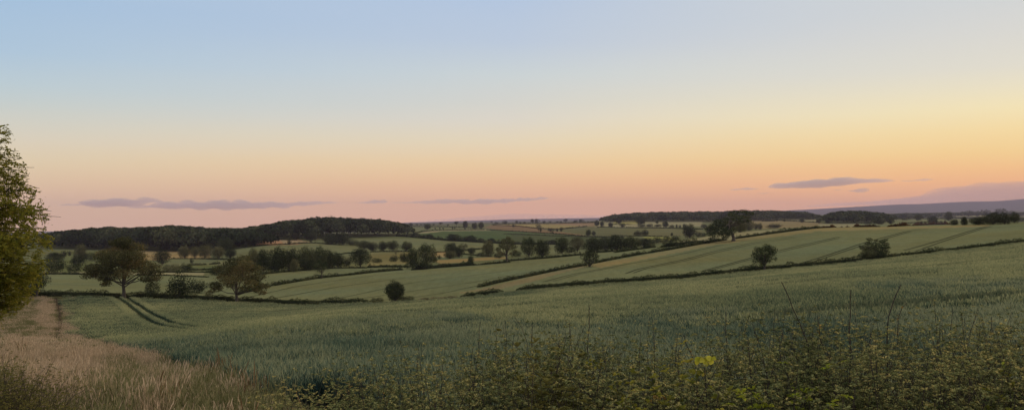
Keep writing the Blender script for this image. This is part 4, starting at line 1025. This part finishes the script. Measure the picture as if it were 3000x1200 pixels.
def grid(step, y0, y1, u0=-330, u1=3330):
    X, Y = [], []
    y = y0
    while y < y1:
        xa, xb = (u0-UC)/F*y, (u1-UC)/F*y
        x = np.arange(xa, xb, step); X.append(x); Y.append(np.full(len(x), y)); y += step
    X = np.concatenate(X); Y = np.concatenate(Y)
    X += grg.uniform(-.3, .3, len(X))*step; Y += grg.uniform(-.3, .3, len(Y))*step
    U = UC+X/Y*F; Z = height(U, Y); Vp = VH-F*(Z+.4)/Y
    return X, Y, Z, U, Vp
def in_grass(X, Y, Z, U):
    """the margin polygon is followed on the ground"""
    return inside(GRASS, U+26*np.sin(X*1.7+Y*.9)+20*np.sin(X*4.1+Y*2.3), VH-F*Z/Y)
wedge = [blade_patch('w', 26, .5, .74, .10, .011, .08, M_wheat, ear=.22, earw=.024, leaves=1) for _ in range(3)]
wshade = [blade_patch('w', 44, .5, .70, .10, .011, .08, M_wheatd, ear=.22, earw=.022, leaves=1) for _ in range(3)]
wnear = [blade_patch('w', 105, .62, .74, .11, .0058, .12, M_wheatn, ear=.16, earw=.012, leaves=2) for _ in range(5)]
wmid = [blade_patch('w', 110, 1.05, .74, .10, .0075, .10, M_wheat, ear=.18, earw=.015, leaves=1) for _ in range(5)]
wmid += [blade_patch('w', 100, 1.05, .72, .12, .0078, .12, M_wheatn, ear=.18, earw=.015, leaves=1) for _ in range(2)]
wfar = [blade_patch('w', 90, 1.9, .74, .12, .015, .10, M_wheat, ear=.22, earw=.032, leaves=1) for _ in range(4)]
pts, rot, scl, idx = [], [], [], []
for step, y0, y1, base, nv in ((.52, 13.2, 36, 0, 5), (.92, 36, 82, 5, 7), (1.6, 82, 200, 12, 4)):
    X, Y, Z, U, Vp = grid(step, y0, y1)
    k = ~in_grass(X, Y, Z, U) & (Y < fd(np.clip(U, 0, 3000))-1.5) & ~near_track(X, Y, {0:.75, 5:1.9, 12:1.9}[base]) & (U > -300)
    k &= ~((Y < 16+2*np.sin(X*1.3)) & (U < 1150)) & ~((Y < 13.6+.8*np.sin(X*2)))
    X, Y, Z = X[k], Y[k], Z[k]; n = len(X)
    pts.append(np.stack([X, Y, Z-.02], 1)); rot.append(np.stack([np.zeros(n), np.zeros(n), grg.integers(0, 4, n)*np.pi/2+grg.normal(size=n)*.2], 1))
    hz_ = (.92+.09*np.sin(X*.21+Y*.08)+.07*np.sin(X*.7-Y*.43+2*np.sin(X*.13))+.05*np.sin(Y*1.1+X*.4)+.05*grg.normal(size=n)).clip(.6, 1.25)
    scl.append(np.stack([np.ones(n), np.ones(n), hz_], 1)); ix = base+grg.integers(0, nv, n)
    if base == 5:   # the bluer crop reaches out in tongues from the hollow near the camera
        bl = Y+9*np.sin(X*.16)+6*np.sin(X*.41+1) < 50; ix = np.where(bl & (grg.uniform(size=n) < .7), 10+grg.integers(0, 2, n), base+grg.integers(0, 5, n))
    idx.append(ix)
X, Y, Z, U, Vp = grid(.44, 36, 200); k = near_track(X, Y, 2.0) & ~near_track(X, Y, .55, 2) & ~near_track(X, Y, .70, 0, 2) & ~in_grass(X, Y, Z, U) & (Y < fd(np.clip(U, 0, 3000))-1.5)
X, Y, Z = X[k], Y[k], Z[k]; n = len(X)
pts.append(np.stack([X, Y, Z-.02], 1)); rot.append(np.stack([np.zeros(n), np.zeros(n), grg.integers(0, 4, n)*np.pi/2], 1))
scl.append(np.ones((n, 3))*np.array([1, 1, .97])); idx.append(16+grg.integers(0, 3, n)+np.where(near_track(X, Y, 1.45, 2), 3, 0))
scatter('wheat', np.concatenate(pts), np.concatenate(rot), np.concatenate(scl), np.concatenate(idx), wnear+wmid+wfar+wedge+wshade,
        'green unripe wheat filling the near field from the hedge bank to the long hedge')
print('wheat patches', sum(map(len, pts)))

# ---- grassy margin: dry and green tufts
gd = [blade_patch('g', 120, .62, .46, .25, .0035, .38, M_dry, ear=.18, earw=.010, leaves=1, tone=(.4,.25), eart=(.7,.2)) for _ in range(4)]
gg = [blade_patch('g', 120, .62, .36, .25, .0045, .40, M_green, ear=.15, earw=.008, leaves=2, tone=(.35,.25), eart=(.7,.2)) for _ in range(4)]
gk = [blade_patch('g', 20, .5, .60, .2, .006, .16, M_dock, ear=.35, earw=.020, leaves=1, tone=(.3,.2), eart=(.5,.25)) for _ in range(2)]
gdf = [blade_patch('g', 70, 1.2, .40, .25, .012, .35, M_dry, ear=.22, earw=.026, leaves=1, tone=(.4,.25), eart=(.7,.2)) for _ in range(3)]
ggf = [blade_patch('g', 52, 1.2, .32, .25, .017, .35, M_green, ear=.12, earw=.03, leaves=1, tone=(.35,.25), eart=(.7,.2)) for _ in range(3)]
DRYZ = [[(95,1015),(330,1008),(470,1040),(490,1065),(330,1075),(140,1070)],[(0,1020),(120,1030),(260,1090),(330,1130),(300,1230),(90,1260),(60,1150),(0,1110)],[(108,862),(150,866),(158,985),(125,975),(110,920)],[(184,900),(212,900),(225,990),(190,995)],
        [(380,1160),(560,1165),(560,1260),(380,1260)],[(0,985),(170,985),(150,1000),(0,1020)],[(210,1090),(330,1110),(310,1300),(200,1300)]]
GRNZ = [[(20,868),(52,866),(50,930),(0,930)],[(62,868),(104,866),(108,930),(62,930)],[(0,936),(130,945),(135,985),(0,985)],[(300,1075),(560,1080),(640,1180),(420,1170),(330,1130)],[(430,1045),(800,1120),(1000,1300),(600,1400),(560,1250),(480,1120)]]
pts, rot, scl, idx = [], [], [], []
for step, y0, y1, far in ((.44, 9.5, 44, 0), (.85, 44, 192, 1)):
    X, Y, Z, U, Vp = grid(step, y0, y1, -700, 1300)
    k = in_grass(X, Y, Z, U) & (Y < fd(np.clip(U, 0, 3000))-1) & ~((np.abs(U-np.interp(Vp, [868,900,940,985], [165,172,175,168])) < 15) & (Vp > 868) & (Vp < 992))
    X, Y, Z, U, Vp = X[k], Y[k], Z[k], U[k], Vp[k]; n = len(X)
    pd = .25+.28*np.sin(X*.8+1.3*np.sin(Y*.21))+.24*np.sin(Y*.47+X*.23)
    Uw = U+9*np.sin(Y*.35+X)+7*np.sin(Y*1.1); Vw = Vp+6*np.sin(X*1.3+Y*.2)
    for z in DRYZ: pd = np.where(inside(z, Uw, Vw), np.where(Y > 44, .86, .62+.30*np.sin(X*1.9+Y*.8)), pd)
    for z in GRNZ: pd = np.where(inside(z, Uw, Vw), np.where(Y > 44, .22, .10), pd)
    dry = grg.uniform(size=n) < pd
    if not far:
        ii = np.where(dry, grg.integers(0, 4, n), 4+grg.integers(0, 4, n))
        dk = (inside([(215,994),(330,992),(345,1012),(300,1020),(215,1008)], U, Vp) & (grg.uniform(size=n) < .75)) | (inside([(620,1085),(720,1080),(740,1120),(620,1130)], U, Vp) & (grg.uniform(size=n) < .35)) | (grg.uniform(size=n) < .012)
        ii = np.where(dk, 8+grg.integers(0, 2, n), ii)
    else:
        ii = np.where(dry, 10+grg.integers(0, 3, n), 13+grg.integers(0, 3, n))
    pts.append(np.stack([X, Y, Z-.02], 1)); rot.append(np.stack([grg.normal(size=n)*.06, grg.normal(size=n)*.06, grg.uniform(0, 6.28, n)], 1))
    s = (1+.22*grg.normal(size=n)).clip(.5, 1.6)*np.where(Y > 44, .8, 1); scl.append(np.stack([np.ones(n), np.ones(n), s], 1)); idx.append(ii)
scatter('margin_grass', np.concatenate(pts), np.concatenate(rot), np.concatenate(scl), np.concatenate(idx), gd+gg+gk+gdf+ggf,
        'dry tan and green rough grass of the field margin at the left')

# ------------------------------------------------------------------ leafy shoots
def shoot(base, tip, nodes, leaf, rg, A, S, tone=(.4,.2), start=.2, srad=.003, tipt=.25, whorl=7):
    """a twig with rosettes of leaves at its nodes"""
    base = np.asarray(base, float); tip = np.asarray(tip, float); n = 6
    t = np.linspace(0, 1, n)[:, None]; off = rg.normal(size=3)*.07*np.linalg.norm(tip-base)
    pts = base+(tip-base)*t+off*np.sin(t*np.pi)
    S.add(*tube(pts, np.linspace(srad, srad*.35, n), 4))
    tn = np.sort(rg.uniform(start, 1.0, nodes)); tn[-1] = 1.0
    tl = np.repeat(tn, whorl); m_ = len(tl)
    p = np.stack([np.interp(tl, t[:, 0], pts[:, k]) for k in range(3)], 1)
    side = np.repeat(rg.normal(size=(nodes, 3))*np.array([.06, .06, .02]), whorl, 0)
    p = p+side
    az = np.arange(m_)*2.4+rg.uniform(0, 6.28)+rg.normal(size=m_)*.3; el = rg.uniform(.0, 1.0, m_)
    d = np.stack([np.cos(az)*np.cos(el), np.sin(az)*np.cos(el), np.sin(el)], 1)
    Ls = leaf*rg.uniform(.55, 1.3, m_)*(1.1-.45*tl)
    sd = np.cross(d, np.array([0, 0, 1.0])); sd /= np.linalg.norm(sd, axis=1, keepdims=True)+1e-9
    up = np.cross(sd, d); w_ = (Ls*.30)[:, None]; Ls = Ls[:, None]
    p0 = p+d*Ls*.08; m = p0+d*Ls*.5; dro = np.array([0, 0, -1.0])*Ls*.22
    v = np.stack([p0, m+sd*w_+up*w_*.35, p0+d*Ls+dro, m-sd*w_+up*w_*.35], 1).reshape(-1, 3)
    tt = (tone[0]+tone[1]*rg.normal(size=m_)+tipt*(tl-.6)).clip(0, 1)
    A.add(v, np.arange(4*m_).reshape(m_, 4), np.repeat(tt, 4))
srg = np.random.default_rng(31)
def leafy_mass(name, label, cat, u0, u1, d0, d1, topu, topv, count, leaf=.042, nleaf=12, zlow=1.0, mat=None, tone=(.42,.2), tall=0):
    A, S = Acc(), Acc()
    for _ in range(count):
        d = srg.uniform(d0, d1); u = srg.uniform(u0, u1); g0 = world(u, d)[0]
        zt = -(np.interp(u, topu, topv)-VH)/F*((d0+d1)/2)
        X = g0[0]
        zt += -.05+.07*math.sin(X*3.1)+.06*math.sin(X*7.3+d*2)+.08*srg.normal()-.03*abs(d-(d0+d1)/2)
        b = np.array([g0[0]+srg.normal()*.12, g0[1]+srg.normal()*.12, max(g0[2], zt-zlow)])
        tp = np.array([g0[0]+srg.normal()*.24, g0[1]+srg.normal()*.24, zt])
        shoot(b, tp, nleaf, leaf, srg, A, S, tone=(tone[0]+.16*srg.normal(), tone[1]), start=.1, srad=.0024)
    for _ in range(tall):
        d = srg.uniform(d0, d1); u = srg.uniform(u0, min(u1, 3050)); g0 = world(u, d)[0]
        zt = -(np.interp(u, topu, topv)-VH)/F*((d0+d1)/2)+srg.uniform(.0, .24)
        shoot(g0+[0, 0, max(0, zt-1.1-g0[2])], np.array([g0[0]+srg.normal()*.10, g0[1], zt]), 14, leaf*.75, srg, A, S, tone=(.72, .22), start=.45, srad=.0045, whorl=4)
    root = empty(name, world((u0+u1)/2, (d0+d1)/2)[0]); lc = np.array(root.location)
    for q in (A, S):
        for k in range(len(q.v)): q.v[k] = q.v[k]-lc
    A.build('leaves', mat or M_fore, parent=root); S.build('stems', M_stem, parent=root)
    tag(root, label, cat); return root
leafy_mass('overgrown_hedge', 'overgrown leafy roadside hedge filling the bottom right corner', 'hedge', 1010, 3200, 5.6, 8.6,
           [1000,1150,1250,1400,1600,1750,1950,2100,2300,2500,2700,2900,3100], [1195,1125,1090,1062,1040,1062,1055,1030,1005,1000,1000,985,975], 2400, tall=110)
leafy_mass('bramble_bush', 'olive green bush in the bottom left corner before the dry grass', 'bush', -300, 175, 7.0, 9.0,
           [-300,0,60,130,180], [1080,1100,1112,1150,1195], 1500, zlow=.8, leaf=.024, mat=M_olive, tone=(.38,.2))
leafy_mass('weed_clump', 'low weedy clump between the dry grass and the overgrown hedge', 'plant', 780, 1060, 8.5, 11.5,
           [780,900,1000,1060], [1185,1165,1150,1150], 170, zlow=.6, leaf=.05, nleaf=5, tone=(.6,.2))

for nm_, lb_, a0, a1, tv, mt_ in (('broadleaf_weed','bright green broad leaved weed at the bottom edge under the leaning bare shoot',2250,2420,1128,M_yellow),
        ('broadleaf_weed','green broad leaved weed in the bottom right corner',2880,3040,1118,M_ash), ('broadleaf_weed','yellow green broad leaved weed at the bottom, under the bright yellow sprig',1880,2010,1120,M_ash),
        ('broadleaf_weed','olive broad leaved weed in the hedge left of the tall dark stem',1560,1690,1090,M_olive)):
    leafy_mass(nm_, lb_, 'plant', a0, a1, 5.7, 6.4, [a0, (a0+a1)/2, a1], [tv+30, tv, tv+25], 26, leaf=.062, nleaf=5, zlow=.5, mat=mt_, tone=(.05 if mt_ is M_yellow else .3, .12))

# ---- single tall shoots standing above the hedge
def tall_shoot(name, label, path, d, nleaf, leaf, mat, srad=.007, zdown=.5, tone=(.5,.2), start=.1, cat='shoot', group=None):
    """path: photo points from low to tip, all at depth d"""
    pts = np.array([((u-UC)/F*d, d+.05*k, -(v-VH)/F*d) for k, (u, v) in enumerate(path)])
    pts = np.concatenate([pts[:1]+np.array([[0, 0, -zdown]]), pts])
    g0 = world(path[0][0], d)[0]; pts = np.concatenate([np.array([[pts[0][0], d, g0[2]]]), pts]) if pts[0][2] > g0[2]+.1 else pts
    lc = np.array([pts[0][0], pts[0][1], pts[0][2]]); root = empty(name, lc)
    s = np.concatenate([[0], np.cumsum(np.linalg.norm(np.diff(pts, axis=0), axis=1))]); tt = np.linspace(0, s[-1], 22)
    c = np.stack([np.interp(tt, s, pts[:, k]) for k in range(3)], 1)+srg.normal(size=(22, 3))*.004-lc
    S = Acc(); S.add(*tube(c, np.linspace(srad, srad*.5, 22), 5))
    A = Acc(); tl = np.sort(srg.uniform(start, 1, nleaf))*s[-1]; p = np.stack([np.interp(tl, tt, c[:, k]) for k in range(3)], 1)
    az = np.arange(nleaf)*2.4; el = srg.uniform(-.2, 1.0, nleaf); dd = np.stack([np.cos(az)*np.cos(el), np.sin(az)*np.cos(el), np.sin(el)], 1)
    sd = np.cross(dd, [0, 0, 1.0]); sd /= np.linalg.norm(sd, axis=1, keepdims=True)+1e-9; Ls = (leaf*srg.uniform(.6, 1.3, nleaf))[:, None]
    v = np.stack([p, p+dd*Ls*.5+sd*Ls*.3, p+dd*Ls+[0, 0, -.1*leaf], p+dd*Ls*.5-sd*Ls*.3], 1).reshape(-1, 3)
    A.add(v, np.arange(4*nleaf).reshape(nleaf, 4), np.repeat((tone[0]+tone[1]*srg.normal(size=nleaf)).clip(0, 1), 4))
    S.build('stem', M_stem, parent=root); A.build('leaves', mat, parent=root)
    tag(root, label, cat, group); return root
GS = 'tall shoots above the overgrown hedge'
tall_shoot('bare_shoot','bare thorny shoot leaning left, the first of three above the hedge at the right',[(2368,1000),(2345,935),(2325,875),(2308,830)],7.0,22,.022,M_orange,.0075,group=GS)
tall_shoot('bare_shoot','upright bare shoot between the two leaning shoots at the right',[(2492,1000),(2497,930),(2505,850)],7.0,16,.02,M_fore,.0075,group=GS)
tall_shoot('bare_shoot','bare shoot leaning right with a yellowish leaf tuft at its tip',[(2600,940),(2618,905),(2640,870),(2662,838)],7.2,8,.024,M_yellow,.008,start=.55,group=GS)
tall_shoot('stem','tall dark stem with a small crown of twigs, in front of the wheat centre',[(1712,1160),(1722,1040),(1728,950),(1731,898)],8,26,.03,M_fore,.007,group=GS)
tall_shoot('stem','orange leaved upright stem left of the tall dark stem',[(1555,1130),(1558,1040),(1560,950)],8,44,.034,M_orange,.006,start=.3,group=GS)
tall_shoot('stem','slender stem with yellowing leaves at the left of the overgrown hedge',[(1398,1120),(1402,1030),(1406,945)],8.4,34,.03,M_orange,.005,tone=(.35,.2),start=.35,group=GS)
tall_shoot('stem','thin leafy stem between the orange stem and the tall dark stem',[(1665,1120),(1670,1020),(1672,945)],8.2,36,.032,M_fore,.005,tone=(.7,.15),group=GS)
tall_shoot('stem','leaning reddish stem left of the bright yellow leaves',[(2045,1080),(2025,1030),(2008,985)],7.6,26,.03,M_orange,.006,tone=(.3,.2),group=GS)
tall_shoot('stem','dark twiggy stem right of the bright yellow leaves',[(2132,1120),(2134,1000),(2132,918)],7.8,26,.028,M_fore,.006,group=GS)
tall_shoot('stem','orange tipped leafy stem left of the upright bare shoot',[(2420,1060),(2412,1000),(2408,930)],7.2,40,.034,M_orange,.006,tone=(.55,.2),start=.35,group=GS)
tall_shoot('stem','short orange seed spike in the weeds at the left end of the hedge',[(1018,1200),(1017,1160),(1018,1115)],9,40,.035,M_orange,.006,tone=(.7,.2),start=.3,group=GS)
tall_shoot('stem','bent reddish orange flower spike at the bottom, left of the hedge',[(1134,1230),(1130,1190),(1118,1160)],7,46,.03,M_orange,.006,tone=(.5,.25),start=.3,group=GS)
tall_shoot('stem','thin leafy stem over the blue green wheat, left end of the hedge',[(1226,1140),(1222,1080),(1222,1045)],8.6,26,.032,M_orange,.005,tone=(.3,.2),group=GS)
tall_shoot('stem','thin dark stem with few leaves over the wheat, near the right edge',[(2900,1000),(2915,930)],7.5,16,.03,M_fore,.005,group=GS)
tall_shoot('stem','arching dark stem with small leaves behind the leaning right shoot',[(2630,930),(2650,905),(2675,890)],7.4,16,.03,M_orange,.005,tone=(.3,.2),group=GS)
tall_shoot('stem','dark thin twig rising from the bottom left bush',[(85,1180),(92,1130),(100,1105)],8,8,.02,M_fore,.005,group=GS)
tall_shoot('stem','thin arching twig over the dry grass by the bottom left bush',[(180,1200),(205,1165),(238,1142)],8,6,.02,M_dry,.004,group=GS)
tall_shoot('stem','yellowing leafy stem in the hedge right of the tall dark stem',[(1850,1160),(1855,1100),(1858,1065)],7.0,40,.036,M_orange,.005,tone=(.6,.2),start=.3,group=GS)
tall_shoot('stem','leafy stem with pale tip near the bottom right corner',[(2960,1140),(2958,1100),(2957,1075)],6.6,30,.036,M_yellow,.005,tone=(.1,.1),start=.3,group=GS)
# bright yellow-green spray
def spray(name, label, u, v, d, n, leaf, r, mat):
    c = np.array([(u-UC)/F*d, d, -(v-VH)/F*d]); root = empty(name, c-np.array([0, 0, .45]))
    S = Acc(); S.add(*tube([(0, 0, -.3), (.02, 0, .1), (0, 0, .40)], [.006, .005, .003], 5)); S.build('stem', M_stem, parent=root)
    for k in range(n):
        az = k*2.4; rr = r*math.sqrt((k+.5)/n); A = Acc()
        p = np.array([math.cos(az)*rr, math.sin(az)*rr*.5, .45+srg.uniform(-.4, .5)*r])
        a = np.linspace(0, 2*np.pi, 11)[:-1]; rad = leaf*(.42+.16*np.abs(np.sin(a*1.5)))
        t1 = np.array([math.cos(az+.6), 0, math.sin(az+.6)]); t2 = np.cross(t1, [srg.uniform(-.3, .3), 1, srg.uniform(-.3, .3)])
        ring = p+np.cos(a)[:, None]*rad[:, None]*t1+np.sin(a)[:, None]*rad[:, None]*t2
        ring[:, 1] += srg.normal(size=10)*.004
        vv = np.concatenate([[p+[0, .008, 0]], ring]); ff = np.array([(0, 1+i, 1+(i+1) % 10) for i in range(10)])
        mesh_obj('leaf', vv, ff, mat, tint=np.full(11, srg.uniform(.1, .9)), parent=root)
    S.n = 0
    tag(root, label, 'plant'); return root
spray('leafy_sprig','bright yellow green sprig of lobed leaves standing in the hedge',2064,1056,6.2,14,.036,.066,M_yellow)
spray('leafy_sprig','smaller duller green sprig just below the bright yellow green one',2040,1092,6.5,9,.030,.06,M_ash)
spray('leafy_sprig','yellow green leaf cluster in the hedge left of the bright sprig',1738,1066,6.8,9,.022,.07,M_ash)
spray('leafy_sprig','yellow green leaves at the bottom edge under the bright sprig',1860,1192,6.0,8,.022,.05,M_ash)
spray('leafy_sprig','orange tinted leaf cluster near the bottom, left of the bright sprig',1925,1165,6.2,9,.020,.06,M_orange)

# ------------------------------------------------------------------ the ash at the left edge
def ash():
    rg = np.random.default_rng(5); d = 27.0
    base = world(-190, d)[0]; root = empty('ash_tree', base)
    pv = [300,340,380,420,450,500,540,560,600,630,680,700,720,750,800,830,850,880,900,930]
    pu = [-110,-40,38,36,52,82,72,112,128,142,145,172,160,142,132,112,108,92,66,30]
    S = Acc(); zt = -(300-VH)/F*d-base[2]
    axis = np.array([(0, 0, -.2), (.05, 0, 1.2), (-.05, .05, 2.6), (.1, 0, 4.2), (.0, 0, 6.0), (.1, 0, zt)])
    S.add(*tube(axis, [.26, .2, .17, .13, .08, .02], 8))
    tips = []
    for k in range(420):
        v = rg.uniform(340, 935) if rg.uniform() < .85 else rg.uniform(600, 900); z = -(v-VH)/F*d-base[2]
        rmax = (np.interp(v, pv, pu)+190)/F*d
        az = rg.uniform(0, 6.283); r = rmax*rg.uniform(.5, 1.0)**.6
        tip = np.array([math.cos(az)*r, math.sin(az)*r, z]); z0 = max(.9, min(z-.25*r-.2, zt-.3))
        b = np.array([np.interp(z0, axis[:, 2], axis[:, 0]), 0, z0]); m = (b+tip)/2+np.array([0, 0, .25*r*.6])+rg.normal(size=3)*.12
        S.add(*tube([b, (b+m)/2+rg.normal(size=3)*.05, m, (m+tip)/2+rg.normal(size=3)*.06, tip], [.05, .036, .022, .012, .005], 4))
        for s in np.linspace(.35, 1, 9):
            q = (1-s)**2*b+2*s*(1-s)*m+s*s*tip; tips.append((q+rg.normal(size=3)*.09*(.4+s*.4), tip-b, v))
    A = Acc(); P, Dn, TT = [], [], []
    for q, dv, v in tips:
        nt_ = 5 if v > 600 else (4 if v > 500 else 2)
        for _ in range(nt_):
            dr = dv/np.linalg.norm(dv)*.5+rg.normal(size=3)*.7; dr[2] -= .15; dr /= np.linalg.norm(dr); c = q+rg.normal(size=3)*.10
            lt = rg.uniform(.2, .75)
            for j in range(11):
                s = .05+.024*j; sd = np.cross(dr, [0, 0, 1.0]); sd /= np.linalg.norm(sd)+1e-9
                p = c+dr*s+sd*(.035 if j % 2 else -.035)-np.array([0, 0, .25*s*s*3])
                P.append(p); Dn.append(np.array([0, 0, 1.0])*.8+rg.normal(size=3)*.6); TT.append(lt+.12*rg.normal())
    P = np.array(P); Dn = np.array(Dn); TT = np.clip(np.array(TT), 0, 1)
    W_ = P+base; ku = UC+W_[:, 0]/W_[:, 1]*F; kv = VH-W_[:, 2]/W_[:, 1]*F
    kp = ku < np.interp(kv, pv, pu)+6*rg.normal(size=len(P))
    P, Dn, TT = P[kp], Dn[kp], TT[kp]
    s = .10*rg.uniform(.7, 1.3, len(P)); vv, ff = quads(P, Dn, s, s*.6, rg)
    A.add(vv, ff, np.repeat(TT, 4))
    A.build('crown', M_ash, parent=root); S.build('trunk', M_bark, parent=root)
    tag(root, 'bushy ash tree at the left edge, its leaves touched by the evening glow', 'tree')
ash()

# ------------------------------------------------------------------ a slim pale pole far off in the paddock
def pole(u, v, h, label):
    d = hit(u, v, 250, 900); p = world(u, d)[0]; H = h/F*d
    vv, ff = tube([(0, 0, -.3), (0, 0, H*.5), (0, 0, H)], [.13, .11, .09], 6)
    c, cf = tube([(-.5, 0, H*.95), (0, 0, H*.95), (.5, 0, H*.95)], [.06, .06, .06], 4)
    o = mesh_obj('pole', np.concatenate([vv, c]), np.concatenate([ff, cf+len(vv)]), M_barkp); o.location = p
    tag(o, label, 'pole')
pole(640, 793, 22, 'slim pale pole in front of the dark bush, left of the branching oak')
pole(1174, 764, 22, 'slim pale pole beside the round bush in the green paddock')

# ------------------------------------------------------------------ render settings
SC.view_settings.view_transform = 'Standard'; SC.view_settings.look = 'None'; SC.view_settings.exposure = 0; SC.view_settings.gamma = 1
SC.cycles.max_bounces = 6; SC.cycles.diffuse_bounces = 3; SC.cycles.volume_bounces = 1; SC.cycles.transparent_max_bounces = 8; SC.cycles.transmission_bounces = 2
SC.cycles.use_denoising = True
SC.cycles.caustics_reflective = False; SC.cycles.caustics_refractive = False
